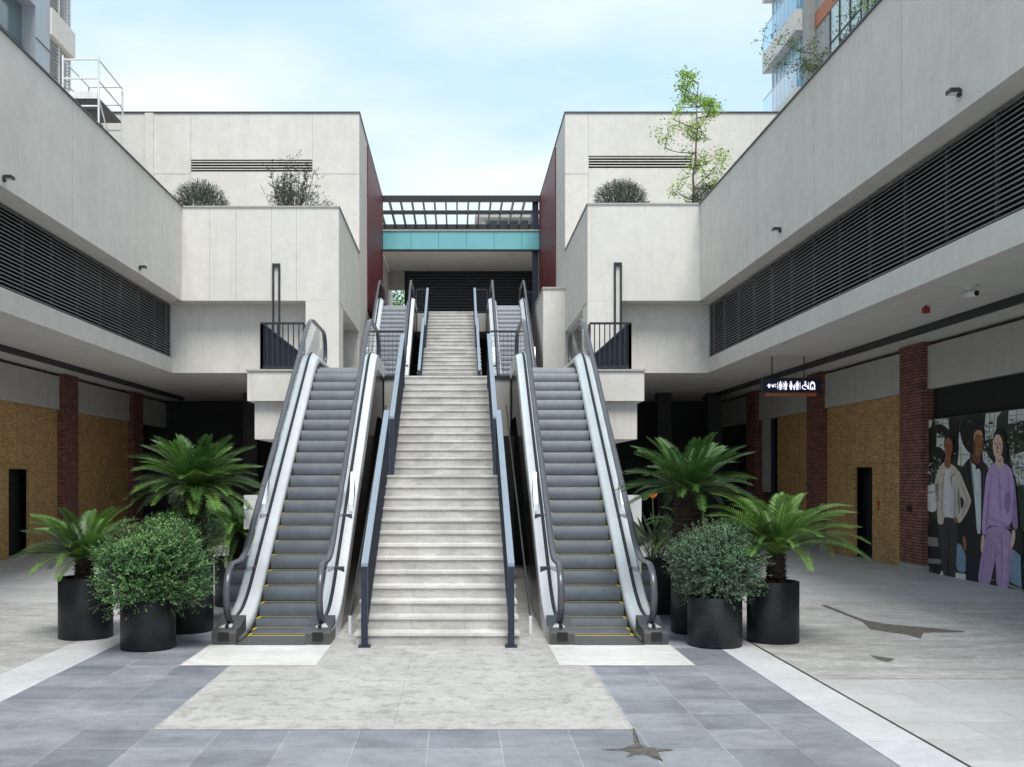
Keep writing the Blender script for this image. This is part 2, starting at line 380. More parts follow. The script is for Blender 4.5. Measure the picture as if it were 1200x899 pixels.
def patch(pts, z=.0105, centre=None):
    mb = MB(); c = [gp(*p) for p in pts]
    cx = sum(p[0] for p in c)/len(c); cy = sum(p[1] for p in c)/len(c)
    ring = []
    for i in range(len(c)):
        a = c[i]; b = c[(i+1) % len(c)]
        n = 5
        for k in range(n):
            t = k/n; j = .008*random.uniform(-1,1) if k else 0
            ring.append((a[0]+(b[0]-a[0])*t + j, a[1]+(b[1]-a[1])*t + j*1.5, z))
    if centre:
        c0 = gp(*centre)
        for i in range(len(ring)): mb.face([(c0[0], c0[1], z), ring[i], ring[(i+1) % len(ring)]])
    else: mb.face(ring)
    return struct('broken_paving', mb, M['crack'])
patch([(962,710),(968,709.5),(1012,727),(1040,732),(1075,735),(1130,740.5),(1130,741.5),(1082,742),(1079,749),(1066,745),(1040,741),(1020,738),(1010,729)])
patch([(1018,768),(1026,769.5),(1049,773),(1040,777),(1031,774.5)])
patch([(741,855),(742.5,855),(749,871),(756,876),(790,880),(770,882.5),(777,893),(771,891),(756,885),(745,886),(733,889),(739,883),(728,881),(700,879),(730,878),(744,873)], centre=(752,879))

# ------------------------------------------------------------------ shop wings
LV = MB()                                     # one louvre panel, 1.4 m long, 20 tilted blades and a side frame
for k in range(20):
    z = .02 + k*.0755
    LV.prism([(-.04, z+.0), (-.04, z+.022), (.03, z+.066), (.035, z+.052)], 'y', .004, 1.396)
LV.box(.0,.06,0,.010,0,1.52); LV.box(.0,.06,1.390,1.4,0,1.52)
louvre_mesh = None
PILLARS_R = [4.25, 10.5, 16.75, 22.95, 29.2, 35.45]; PILLARS_L = [4.8, 11.05, 17.3, 23.55, 29.8, 36.05]
def wing(s, Xf, Xl, Xs, zp, pil, jy, label):
    global louvre_mesh
    t = thing('shop_wing', label, 'building', (s*Xs, 10, 0))
    Y0, Y1 = -8.0, 28.5
    mb = MB().box(s*Xf, s*(Xf+.25), Y0, Y1, 7.09, zp)
    for y in jy: mb.box(s*(Xf-.0015), s*(Xf+.02), y-.009, y+.009, 7.12, zp-.02, 1)
    mb.build('parapet_wall', [M['plaster_stained' if s > 0 else 'plaster'], M['joint']], t)
    MB().box(s*(Xf-.035), s*(Xf+.29), Y0, Y1-.002, zp, zp+.032).build('coping', M['coping'], t)
    MB().box(s*(Xf+.25), s*(Xl+.4), Y0, 29.1, 7.092, 7.3).box(s*(Xf+.25), s*(Xs+9), Y0, Y1, 8.7, 8.95).box(s*(Xl+.4), s*(Xs+9), Y0, 29.1, 5.42, 8.7).build('upper_floor', M['plaster'], t)
    MB().box(s*(Xl+.2), s*(Xl+.4), Y0, 29.1, 5.541, 7.09).build('louvre_backing', M['black'], t)
    y = 29.08
    while y > Y0+1.4:
        if louvre_mesh is None:
            o = LV.build('louvre_panel', M['louvre'], None); louvre_mesh = o.data
        else:
            o = bpy.data.objects.new('louvre_panel', louvre_mesh); COL.objects.link(o)
        o.parent = t; o.location = Vector((s*(Xl+.07), y-1.4, 5.55)) - WL[t.name]; o.rotation_euler = (0,0,0)
        if s < 0: o.scale = (-1,1,1)
        y -= 1.4
    MB().box(s*Xl, s*(Xl+.3), Y0, 29.1, 5.11, 5.54).build('lower_band', M['plaster'], t)
    mb = MB().box(s*(Xl+.3), s*(Xs+1.5), Y0, 42, 5.112, 5.4)
    mb.build('soffit', M['soffit'], t)
    dl = MB()
    for y in (10.5, 13.2, 16, 18.8, 21.6, 24.4, 27.2):
        for dx in (.9, 1.9): dl.lathe([(.0,5.1085),(.055,5.1085),(.055,5.118)], s*(Xl+dx), y, 0, 16)
    dl.build('downlight', M['white'], t)
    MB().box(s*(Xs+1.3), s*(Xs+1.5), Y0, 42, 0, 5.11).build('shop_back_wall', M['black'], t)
    for i, yc in enumerate(pil):
        p = MB().box(s*Xs, s*(Xs+.6), yc-.55, yc+.55, .14, 5.105).build('brick_pillar', M['brick'], t)
        MB().box(s*(Xs-.015), s*(Xs+.6), yc-.565, yc+.565, 0, .14).build('plinth', M['concrete'], p)
    ends = [Y0] + [v for yc in pil for v in (yc-.55, yc+.55)] + [42]
    for i in range(0, len(ends), 2):
        if ends[i+1]-ends[i] > .3:
            MB().box(s*(Xs+.14), s*(Xs+.36), ends[i]+.003, ends[i+1]-.003, 4.06, 5.02).build('bulkhead', M['bulkhead'], t)
    return t
wing(1, 6.86, 7.23, 10.3, 9.82, PILLARS_R, [4.3, 8.05, 11.8, 15.57, 19.4, 23.1], 'stained shop wing with black louvres above the fashion mural and hanging toilet sign')
wing(-1, 7.79, 8.23, 11.4, 9.74, PILLARS_L, [5.0, 10.0, 15.2, 20.4], 'clean pale shop wing with black louvres below the scaffold and grey panelled tower')

def slot(s, x, z, label):
    tag(MB().box(s*x, s*(x+.15), -8, 38, z, z+.12).build('lighting_track', M['charcoal']), label, 'light track', 'black tracks under the soffits')
slot(1, 9.2, 4.985, 'black lighting track under the soffit above the hanging toilet sign')
slot(-1, 10.3, 4.985, 'black lighting track under the soffit above the left boarded shops')

# boarded shop fronts -------------------------------------------------
def hoarding(s, X, y0, y1, door, label):
    t = thing('hoarding', label, 'hoarding', (s*X, (y0+y1)/2, 0), 'chipboard hoardings across the shopfronts')
    mb = MB()
    if door:
        a, b, zt = door
        mb.box(s*X, s*(X+.04), y0, a, .01, 4.055).box(s*X, s*(X+.04), b, y1, .01, 4.055).box(s*X, s*(X+.04), a, b, zt, 4.055)
    else: mb.box(s*X, s*(X+.04), y0, y1, .01, 4.055)
    bd = mb.build('board', M['osb'], t)
    sm = MB(); y = y0 + 1.22
    while y < y1-.2:
        for z0_, z1_ in (((.02, 2.43), (2.45, 4.05)) if not (door and door[0]-.06 < y < door[1]+.06) else ((2.45, 4.05),)): sm.box(s*(X-.0015), s*(X+.02), y-.003, y+.003, z0_, z1_)
        y += 1.22
    sm.box(s*(X-.0014), s*(X+.02), y0+.01, y1-.01, 2.437, 2.443); sm.build('board_joints', M['twig'], bd)
    if door:
        a, b, zt = door
        MB().box(s*(X+.3), s*(X+.34), a-.6, b+.6, 0, 2.6).build('dark_doorway', M['black'], t)
        MB().box(s*(X-.012), s*(X+.05), a-.03, a-.001, .01, zt).box(s*(X-.012), s*(X+.05), b+.001, b+.03, .01, zt).box(s*(X-.012), s*(X+.05), a-.03, b+.03, zt+.001, zt+.03).build('door_frame', M['osb'], t)
    return t
hoarding(1, 10.5, 23.51, 28.64, (25.5, 26.62, 2.36), 'chipboard hoarding with a black doorway between the two right brick pillars')
hoarding(1, 10.5, 29.76, 33.1, None, 'narrow chipboard hoarding behind the hanging toilet sign')
hoarding(-1, 11.6, 24.11, 29.24, (26.05, 27.25, 2.32), 'chipboard hoarding with a black doorway at the left edge')
hoarding(-1, 11.6, 30.36, 35.49, None, 'plain chipboard hoarding without a doorway between the two left brick pillars')
t = thing('shop_shutter', 'pale grey panel hanging at the dark shopfront behind the right cycads', 'panel', (10.5, 34, 0))
MB().box(10.46, 10.54, 33.6, 34.6, 1.6, 4.05).build('panel', M['bulkhead'], t)
MB().box(10.44, 10.56, 33.5, 33.597, 0, 4.05).build('frame', M['charcoal'], t)
t = thing('fire_notice', 'small red notice stuck on the chipboard beside the black doorway', 'notice', (10.49, 25.1, 1.4))
MB().box(10.488, 10.499, 25.02, 25.22, 1.25, 1.55).build('plate', M['osb'], t)
MB().box(10.484, 10.4875, 25.06, 25.18, 1.38, 1.52).box(10.484, 10.4875, 25.06, 25.18, 1.28, 1.34).build('printed_mark', M['redbox'], t)
t = thing('call_box', 'small black box on the brick pillar beside the mural', 'box', (10.29, 22.9, 1.4))
MB().box(10.24, 10.299, 22.85, 23.0, 1.33, 1.45).build('housing', M['charcoal'], t)
MB().box(10.215, 10.239, 22.89, 22.96, 1.36, 1.42).build('button', M['charcoal'], t)

# wall lamps, alarm, camera ------------------------------------------------
def wall_lamp(s, X, y, z, label):
    t = thing('wall_lamp', label, 'wall lamp', (s*X, y, z), 'dark box lamps on the parapet walls')
    MB().box(s*(X-.04), s*(X-.001), y-.035, y+.035, z-.06, z+.035).build('bracket', M['charcoal'], t)
    MB().box(s*(X-.17), s*(X-.04), y-.08, y+.08, z-.02, z+.035).build('lamp_head', M['charcoal'], t)
    MB().box(s*(X-.155), s*(X-.05), y-.06, y+.06, z-.026, z-.021).build('lens', M['white'], t)
wall_lamp(1, 6.86, 13.75, 7.36, 'dark box lamp high on the right parapet wall, nearest the top right corner')
wall_lamp(1, 6.86, 21.4, 7.36, 'small dark box lamp on the right parapet wall above the middle of the louvres')
wall_lamp(-1, 7.79, 17.3, 7.24, 'dark box lamp on the left parapet wall at the left edge')
wall_lamp(-1, 7.79, 24.7, 7.24, 'small dark box lamp on the left parapet wall near the pale corner block')
t = thing('security_camera', 'white security camera under the right soffit', 'camera', (8.1, 15.9, 5.1))
MB().box(8.02, 8.16, 15.83, 15.97, 5.06, 5.111).build('mount', M['white'], t)
MB().tube([(8.03,16.0,5.0),(8.09,15.72,4.98)], .055, 14).box(8.04,8.08,15.86,15.9,5.0,5.06).build('housing', M['white'], t, True)
MB().tube([(8.09,15.72,4.98),(8.092,15.71,4.979)], .042, 14).build('lens', M['black'], t)
t = thing('alarm_box', 'small red alarm box hanging from the right soffit', 'alarm', (8.2, 17.65, 5.1))
MB().box(8.15, 8.25, 17.6, 17.7, 4.98, 5.08).build('housing', M['redbox'], t)
MB().tube([(8.2,17.65,5.08),(8.2,17.65,5.112)], .02, 8).build('mount', M['charcoal'], t)

# hanging toilet sign ------------------------------------------------------
t = thing('hanging_sign', 'black hanging toilet sign with white pictograms', 'sign', (8.28, 25, 4.2))
def sg(u, v): return (VX*0 + (880+u/12.0-VX)*25/F, H + (VY-(410+v/12.0))*25/F)
x0, zt = sg(165, 395); x1, zb = sg(985, 600)
MB().box(x0, x1, 25, 25.16, zb, zt).build('sign_box', M['navy'], t)
xa, _ = sg(210, 600); xb, zz = sg(930, 650)
MB().box(xa, xb, 25.03, 25.13, zz, zb-.001).build('orange_strip', M['rust'], t)
for u in (310, 762):
    xr, _ = sg(u, 100); MB().tube([(xr,25.08,zt),(xr,25.08,5.112)], .016, 8).build('hanger_rod', M['charcoal'], t)
m_, nt_, N_, L_, B_ = newmat('lit_pictogram'); M['picto'] = m_
B_.inputs['Base Color'].default_value = (.75,.74,.85,1); B_.inputs['Emission Color'].default_value = (.72,.70,.95,1); B_.inputs['Emission Strength'].default_value = .55
pk = MB()
def pf(pts, y=24.997): pk.face([(sg(u,v)[0], y, sg(u,v)[1]) for u, v in pts])
def pc(cu, cv, r, n=16, y=24.997): pf([(cu+r*math.cos(2*math.pi*i/n), cv+r*math.sin(2*math.pi*i/n)) for i in range(n)], y)
pf([(222,508),(255,474),(288,508),(268,508),(268,535),(244,535),(244,508)])          # arrow
for u in (378,452,690,808): pf([(u-4,455),(u+4,455),(u+4,555),(u-4,555)])
def woman(c, s=1.0, b=562):
    h = 120*s; t0 = b-h
    pc(c, t0+11*s, 12*s)
    pf([(c-14*s,t0+27*s),(c+14*s,t0+27*s),(c+27*s,t0+84*s),(c+13*s,t0+84*s),(c+13*s,b),(c-13*s,b),(c-13*s,t0+84*s),(c-27*s,t0+84*s)])
def man(c, s=1.0, b=562):
    h = 120*s; t0 = b-h
    pc(c, t0+11*s, 12*s)
    pf([(c-24*s,t0+27*s),(c+24*s,t0+27*s),(c+24*s,t0+72*s),(c+15*s,t0+72*s),(c+15*s,b),(c-15*s,b),(c-15*s,t0+72*s),(c-24*s,t0+72*s)])
woman(415); man(488); woman(562); man(609, .62); man(652)
pc(764, 451, 12)                                                                  # wheelchair
pf([(752,468),(776,468),(780,500),(800,505),(815,545),(798,550),(785,518),(756,515)])
for i in range(20):
    a0 = R(60)+R(240)*i/20; a1 = R(60)+R(240)*(i+1)/20
    pf([(756+42*math.cos(a0),525+34*math.sin(a0)),(756+42*math.cos(a1),525+34*math.sin(a1)),(756+29*math.cos(a1),525+23*math.sin(a1)),(756+29*math.cos(a0),525+23*math.sin(a0))], 24.9965)
for i in range(14):                                                               # prayer-room arch
    a0 = R(180)+R(180)*i/14; a1 = R(180)+R(180)*(i+1)/14
    pf([(865+38*math.cos(a0),505+62*math.sin(a0)),(865+38*math.cos(a1),505+62*math.sin(a1)),(865+22*math.cos(a1),515+38*math.sin(a1)),(865+22*math.cos(a0),515+38*math.sin(a0))])
pf([(827,505),(843,515),(843,562),(827,562)]); pf([(887,515),(903,505),(903,562),(887,562)])
pf([(850,535),(865,520),(880,535),(880,562),(850,562)])
pk.build('pictograms', M['picto'], t)
wc = MB()
def wf(pts): wc.face([(sg(u,v)[0], 24.9968, sg(u,v)[1]) for u, v in pts])
for p, q in (((292,480),(302,526)),((302,526),(310,490)),((310,490),(318,526)),((318,526),(328,480))): wf([(p[0]-3.5,p[1]),(p[0]+3.5,p[1]),(q[0]+3.5,q[1]),(q[0]-3.5,q[1])])
for i in range(14):
    a0 = R(45)+R(270)*i/14; a1 = R(45)+R(270)*(i+1)/14
    wf([(349+15*math.cos(a0),503+24*math.sin(a0)),(349+15*math.cos(a1),503+24*math.sin(a1)),(349+8*math.cos(a1),503+16*math.sin(a1)),(349+8*math.cos(a0),503+16*math.sin(a0))])
wc.build('lettering', M['picto'], t)

# fashion mural ---------------------------------------------------------------
XM = 10.47
def mu(u, v):
    px = 1080+u/7.49; py = 470+v/7.49; D = XM*F/(px-VX); return (D, H-(py-VY)*D/F)
t = thing('mural', 'large fashion mural of three standing people in casual clothes beside the brick pillar', 'mural', (XM, 19, 0))
MB().box(XM, XM+.06, 11.1, 22.39, .02, 3.39).build('mural_backing', M['charcoal'], t)
MB().box(XM+.1, XM+.15, 11.1, 22.39, 3.39, 4.06).build('dark_fascia', M['black'], t)
PR = [('deep_green',(.018,.030,.020)),('pale_window',(.42,.47,.52)),('near_black',(.010,.012,.012)),('brown_skin',(.20,.085,.045)),('beige_cloth',(.40,.36,.32)),
      ('white_cloth',(.52,.52,.58)),('dark_grey_cloth',(.030,.030,.034)),('black_cloth',(.010,.011,.016)),('fair_skin',(.50,.33,.26)),('lilac_cloth',(.33,.24,.42)),
      ('mauve_cloth',(.29,.20,.345)),('pale_blue_cloth',(.38,.46,.66)),('dark_skin',(.12,.045,.025)),('blond_hair',(.30,.20,.11)),('blue_rug',(.14,.20,.29)),
      ('fern_green',(.05,.075,.045)),('lilac_shade',(.20,.13,.28)),('mid_grey',(.16,.155,.15)),('beige_shade',(.30,.265,.235)),('brown_shade',(.145,.06,.033)),('white_shade',(.40,.40,.47)),('fair_shade',(.36,.22,.17)),('lilac_mid',(.275,.18,.37)),('mauve_mid',(.245,.155,.31))]
pm = [simple('print_'+n, tuple(min(.8, q*1.75) for q in c), .5, 0, var=.12, scale=7) for n, c in PR]; PI = {n: i for i, (n, c) in enumerate(PR)}
art = MB(); layer = [0]
def poly(c, pts, dx=None):
    layer[0] += 1; x = XM - .0008 - .00005*layer[0]
    if c not in ('pale_window','mid_grey','deep_green') and len(pts) > 4:
        for _ in range(2):
            q = []
            for i in range(len(pts)):
                a, b = pts[i], pts[(i+1) % len(pts)]
                q += [(a[0]*.8+b[0]*.2, a[1]*.8+b[1]*.2), (a[0]*.2+b[0]*.8, a[1]*.2+b[1]*.8)]
            pts = q
    art.face([(x, *mu(u, v)) for u, v in pts], PI[c])
def ell(c, cu, cv, ru, rv, n=20, rot=0):
    poly(c, [(cu+ru*math.cos(2*math.pi*i/n)*math.cos(rot)-rv*math.sin(2*math.pi*i/n)*math.sin(rot), cv+ru*math.cos(2*math.pi*i/n)*math.sin(rot)+rv*math.sin(2*math.pi*i/n)*math.cos(rot)) for i in range(n)])
poly('deep_green', [(44,168),(470,110),(905,65),(1000,55),(1000,1790),(905,1690),(505,1610),(44,1512)])
for q in ([(50,170),(235,150),(240,250),(50,290)], [(135,280),(210,330),(205,470),(130,400)], [(45,300),(75,280),(60,420),(45,430)], [(320,265),(375,300),(360,380),(430,440),(420,520),(370,575),(315,560),(330,420)],
          [(565,110),(700,95),(660,150),(655,240),(630,330),(560,340),(555,200)], [(765,85),(905,68),(905,170),(820,190),(760,200)], [(780,480),(905,440),(905,740),(840,740),(800,600)], [(530,430),(590,470),(640,560),(600,600),(540,530)], [(400,130),(425,125),(410,190),(398,190)], [(470,122),(495,120),(485,195),(472,180)]):
    poly('pale_window', q)
for a, b in (((120,155),(115,400)),((180,150),(178,330)),((345,400),(345,570)),((600,105),(592,330)),((640,100),(632,330)),((850,440),(850,740)),((840,72),(830,190))):
    poly('mid_grey', [(a[0]-3,a[1]),(a[0]+3,a[1]),(b[0]+3,b[1]),(b[0]-3,b[1])])
for a, b in (((45,215),(240,195)),((320,470),(425,470)),((560,230),(655,220)),((780,600),(905,590)),((790,500),(905,470)),((765,130),(905,115))):
    poly('mid_grey', [(a[0],a[1]-3),(b[0],b[1]-3),(b[0],b[1]+3),(a[0],a[1]+3)])
for q in ([(45,260),(95,215),(180,200),(250,260),(300,360),(255,350),(200,280),(130,270),(95,330),(70,470),(45,480)], [(90,160),(120,158),(135,420),(70,640),(45,620),(85,400)], [(100,430),(150,390),(230,470),(200,560),(110,560)],
          [(560,350),(640,380),(660,430),(600,400),(680,480),(600,450),(670,560),(580,490)], [(880,200),(905,180),(905,370),(870,320)], [(240,150),(330,140),(330,330),(300,560),(250,420)], [(380,120),(560,105),(540,330),(440,480),(370,400),(330,260)]):
    poly('near_black', q)
rng = random.Random(3)
for i in range(420):
    u = rng.choice([rng.uniform(770,905), rng.uniform(50,200), rng.uniform(770,905), rng.uniform(540,640)]); v = rng.uniform(180,760) if u > 500 else rng.uniform(480,720)
    a = rng.uniform(0,6.28); l = rng.uniform(6,20)
    poly(rng.choice(['fern_green','mid_grey','near_black','pale_window','fern_green']), [(u,v),(u+l*math.cos(a)+5*math.sin(a),v+l*math.sin(a)-5*math.cos(a)),(u+1.8*l*math.cos(a),v+1.8*l*math.sin(a)),(u+l*math.cos(a)-5*math.sin(a),v+l*math.sin(a)+5*math.cos(a))])
poly('near_black', [(45,960),(900,1090),(905,1300),(870,1500),(905,1690),(505,1608),(44,1512)])
poly('mid_grey', [(50,1190),(150,1200),(160,1280),(60,1270)]); poly('mid_grey', [(60,1380),(180,1390),(180,1430),(60,1425)]); poly('white_cloth', [(160,1535),(190,1485),(205,1545)])
poly('blue_rug', [(315,1250),(355,1255),(400,1360),(398,1515),(310,1490)]); poly('white_cloth', [(308,1505),(398,1520),(398,1580),(305,1565)])
poly('blue_rug', [(800,1290),(880,1360),(890,1640),(790,1590)]); poly('mid_grey', [(610,1570),(680,1580),(900,1690),(905,1650),(790,1610),(610,1560)])
for i in range(60):
    u = rng.uniform(44, 905); v = rng.uniform(150, 640); l = rng.uniform(14,40)
    if (u+v) % 3 < 2: poly(rng.choice(['deep_green','fern_green','near_black','mid_grey']), [(u,v),(u+l*.5,v-l*.35),(u+l*1.3,v+l*.2),(u+l*.4,v+l*.3)])
# left woman: beige jacket, white shirt, grey trousers, pale bag
poly('dark_grey_cloth', [(150,1070),(205,1010),(305,1030),(328,1110),(318,1330),(306,1568),(252,1558),(240,1330),(228,1330),(240,1552),(203,1542),(172,1260)])
poly('beige_cloth', [(205,530),(165,590),(138,650),(120,740),(150,830),(155,960),(148,1080),(200,1086),(206,1015),(300,1030),(335,1070),(358,1062),(420,960),(450,880),(432,830),(390,730),(352,630),(290,560)])
poly('white_cloth', [(212,600),(262,600),(285,720),(298,1030),(200,1012),(190,720)])
poly('mid_grey', [(205,640),(214,610),(200,800),(196,1010),(190,1010),(186,760)]); poly('mid_grey', [(262,660),(310,628),(308,640),(275,668),(300,1020),(292,1020)])
poly('mid_grey', [(330,740),(345,800),(350,960),(338,1000),(322,860)]); poly('near_black', [(350,830),(378,860),(385,900),(362,960),(352,900)])
poly('near_black', [(210,330),(245,282),(292,322),(296,410),(282,470),(206,430)])
poly('brown_skin', [(212,490),(264,480),(272,560),(242,600),(208,570)]); ell('brown_skin', 246, 412, 36, 92)
poly('near_black', [(208,350),(246,286),(286,352),(270,330),(246,315),(222,335)])
for e in (229, 264): poly('near_black', [(e-10,392),(e,385),(e+10,392),(e,398)])
poly('dark_skin', [(242,400),(252,400),(258,440),(240,442)]); poly('dark_skin', [(232,462),(248,456),(264,462),(248,474)])
poly('brown_skin', [(295,1010),(318,1020),(338,1068),(318,1075),(298,1055)])
poly('white_cloth', [(45,745),(150,722),(160,880),(128,985),(45,955)]); poly('mid_grey', [(60,800),(140,790),(138,800),(60,812)]); poly('mid_grey', [(128,730),(160,720),(160,880),(140,920)])
for k in range(10):
    a0 = math.pi+math.pi*k/10; a1 = math.pi+math.pi*(k+1)/10
    poly('white_cloth', [(75+30*math.cos(a),735+(120 if j else 108)*math.sin(a)) for a, j in ((a0,1),(a1,1),(a1,0),(a0,0))])
poly('beige_shade', [(120,740),(150,830),(155,960),(150,1060),(140,900),(128,800)]); poly('beige_shade', [(360,700),(420,860),(432,880),(360,1030),(352,1010),(405,880),(350,730)])
poly('beige_shade', [(200,650),(206,660),(196,860),(200,1015),(186,1015),(182,840)]); poly('beige_shade', [(300,720),(318,860),(312,1000),(300,1010),(296,860)])
poly('brown_shade', [(266,370),(280,400),(272,470),(252,500),(268,440)]); poly('brown_shade', [(214,520),(262,510),(258,535),(222,545)])
poly('white_shade', [(255,700),(285,760),(296,1020),(272,1015),(262,860)]); poly('near_black', [(250,1120),(258,1120),(250,1540),(243,1540)])
# man: dark open jacket over pale blue shirt
poly('black_cloth', [(440,490),(380,560),(358,640),(400,740),(440,810),(452,880),(400,1000),(365,1090),(372,1240),(400,1330),(398,1590),(505,1608),(560,1300),(598,600),(540,515)])
poly('pale_blue_cloth', [(448,540),(478,560),(532,600),(535,850),(532,1170),(498,1165),(482,900),(462,690)])
poly('near_black', [(485,560),(520,545),(530,590),(488,600)]); poly('mid_grey', [(440,495),(452,540),(470,720),(488,1000),(478,900),(452,690)])
poly('dark_skin', [(455,455),(530,460),(528,540),(492,555),(452,510)]); ell('brown_skin', 512, 388, 44, 102, 20, .05)
poly('dark_skin', [(468,330),(492,360),(488,470),(470,440)])
poly('blond_hair', [(468,330),(472,285),(488,262),(512,252),(540,262),(554,300),(545,310),(530,296),(505,290),(484,304),(476,345)])
for e in (508, 541): poly('near_black', [(e-10,364),(e,357),(e+9,364),(e,371)])
poly('dark_skin', [(526,370),(536,372),(540,412),(520,414)]); poly('dark_skin', [(502,436),(520,430),(536,436),(520,450)])
poly('brown_skin', [(370,1190),(392,1185),(408,1260),(400,1320),(384,1300)])
poly('brown_shade', [(538,330),(556,380),(548,440),(520,488),(536,430)]); poly('white_shade', [(510,640),(532,620),(534,900),(518,900)])
poly('dark_grey_cloth', [(385,570),(400,560),(430,760),(420,780)]); poly('dark_grey_cloth', [(550,560),(570,560),(575,900),(560,1200),(552,900)])
# right woman: lilac top and mauve trousers
poly('near_black', [(640,330),(652,270),(690,232),(735,268),(768,400),(762,545),(725,520),(650,440)])
poly('lilac_shade', [(790,600),(832,700),(848,900),(862,1110),(835,1135),(805,1080),(790,800)])
poly('lilac_cloth', [(650,540),(605,585),(578,660),(556,900),(538,1165),(574,1178),(598,1085),(800,1115),(812,900),(825,720),(806,600),(745,545)])
poly('lilac_shade', [(592,800),(604,790),(598,1000),(580,1170),(572,1170)]); poly('lilac_shade', [(740,830),(790,760),(800,930),(770,1000),(735,930)])
poly('lilac_shade', [(598,1083),(800,1112),(800,1122),(598,1095)])
poly('mauve_cloth', [(596,1094),(800,1120),(806,1350),(780,1665),(668,1642),(664,1360),(640,1500),(606,1625),(503,1606),(528,1400),(562,1240)])
poly('lilac_shade', [(664,1200),(672,1350),(640,1500),(620,1570),(655,1350)])
for k in range(6): poly('lilac_shade', [(560+k*9,1290+k*42),(640-k*2,1200+k*44),(642-k*2,1212+k*44),(562+k*9,1304+k*42)])
poly('lilac_cloth', [(735,1200),(748,1200),(738,1640),(722,1640)])
poly('fair_skin', [(662,490),(728,480),(735,560),(692,600),(662,560)]); ell('fair_skin', 682, 398, 44, 108)
poly('near_black', [(640,320),(655,275),(690,250),(722,285),(735,400),(722,340),(695,290),(660,300)])
for e in (660, 697): poly('near_black', [(e-11,376),(e,368),(e+11,376),(e,382)])
poly('brown_skin', [(674,385),(684,385),(690,424),(670,425)]); poly('redbox' if 0 else 'brown_skin', [(664,446),(680,440),(696,446),(680,458)])
poly('lilac_cloth', [(640,585),(690,610),(745,580),(750,600),(690,628),(630,612)]); poly('lilac_shade', [(676,620),(690,626),(684,650)])
poly('fair_skin', [(808,1130),(838,1130),(832,1250),(772,1345),(756,1320),(800,1240)]); poly('fair_skin', [(540,1175),(566,1178),(562,1250),(545,1350),(530,1300)])
poly('fair_shade', [(704,350),(724,390),(716,450),(690,505),(706,440)]); poly('fair_shade', [(666,510),(728,500),(722,530),(680,540)])
for q in ([(620,640),(632,630),(615,880),(600,1060),(590,1060),(606,860)], [(680,660),(700,660),(720,900),(700,1080),(690,900)], [(760,640),(790,660),(792,780),(770,800)], [(600,1000),(720,1060),(790,1090),(790,1105),(700,1082),(600,1040)]): poly('lilac_mid', q)
for q in ([(700,1150),(725,1150),(735,1400),(720,1640),(706,1640),(716,1400)], [(600,1120),(612,1120),(570,1400),(530,1590),(520,1590),(552,1400)], [(780,1180),(796,1180),(790,1400),(776,1640),(768,1640)]): poly('mauve_mid', q)
art.build('printed_picture', pm, t)

# ------------------------------------------------------------------ corner blocks, tall blocks
def block(s, Xi, Xr, Xf, Xl, zp, jx, label):
    """low corner block: overhanging upper part, recessed lower wall, inner leg with a deep niche"""
    t = thing('terrace_block', label, 'building', (s*Xi, 28.5, 4))
    xo = Xl+.39
    mb = MB().box(s*Xi, s*(Xf+.0), 28.5, 28.75, 7.09, zp).box(s*Xi, s*(Xi+.25), 28.75, 34.4, 7.06, zp).box(s*(Xi+.25), s*xo, 28.75, 34.4, 7.09, 9.0)
    mb.box(s*Xi, s*Xr, 28.502, 29.6, 4.29, 7.088)                        # inner leg
    mb.box(s*(Xi+.55), s*Xr, 29.6, 34.4, 4.29, 7.088)                    # niche back
    for x in jx: mb.box(s*x-.008, s*x+.008, 28.498, 28.52, 7.1, zp-.02, 1)
    mb.build('upper_wall', [M['plaster'], M['joint']], t)
    MB().box(s*Xr, s*xo, 29.1, 34.4, 5.11, 7.087).build('recessed_wall', M['plaster'], t)
    mb = MB().box(s*(Xi-.02), s*(Xf-.04), 28.47, 28.8, zp, zp+.045).box(s*(Xi-.02), s*(Xi+.28), 28.801, 34.39, zp, zp+.045)
    mb.build('coping', M['coping_pale'], t)
    MB().box(s*(Xi-.024), s*(Xi-.021), 28.47, 34.39, zp-.01, zp+.048).build('edge_flashing', M['coping'], t)
    return t
block(-1, 3.35, 4.29, 7.79, 8.23, 9.72, [4.55, 5.25, 6.25, 7.0], 'pale corner block left of the stairs carrying the round shrub and bare sapling')
block(1, 3.68, 4.65, 6.86, 7.23, 9.80, [], 'pale corner block right of the stairs carrying the lime green sapling')
def frame_post(s, x, y, z0, z1, along, label):
    t = thing('wall_light', label, 'wall light', (s*x, y, z0), 'slim black strip lights on the pale walls')
    mb = MB()
    for d in (-.085, .085):
        if along == 'x': mb.box(s*x+d-.026, s*x+d+.026, y-.07, y-.002, z0, z1)
        else: mb.box(s*x-.07*s, s*x-.002*s, y+d*1.6-.03, y+d*1.6+.03, z0, z1)
    mb.build('side_bar', M['charcoal'], t)
    if along == 'x': MB().box(s*x-.059, s*x+.059, y-.068, y-.004, z1-.09, z1-.003).build('top_bar', M['charcoal'], t)
    else: MB().box(s*x-.068*s, s*x-.004*s, y-.1, y+.1, z0+.005, z0+.07).build('bottom_bar', M['charcoal'], t)
frame_post(-1, 5.11, 28.5, 5.3, 8.13, 'x', 'slim black upright strip light standing behind the left balcony railing')
frame_post(1, 4.53, 28.5, 5.3, 8.16, 'x', 'slim black upright strip light standing behind the right balcony railing')
frame_post(-1, 3.9, 29.95, 4.4, 6.7, 'y', 'slim dark strip light inside the niche beside the left escalator')

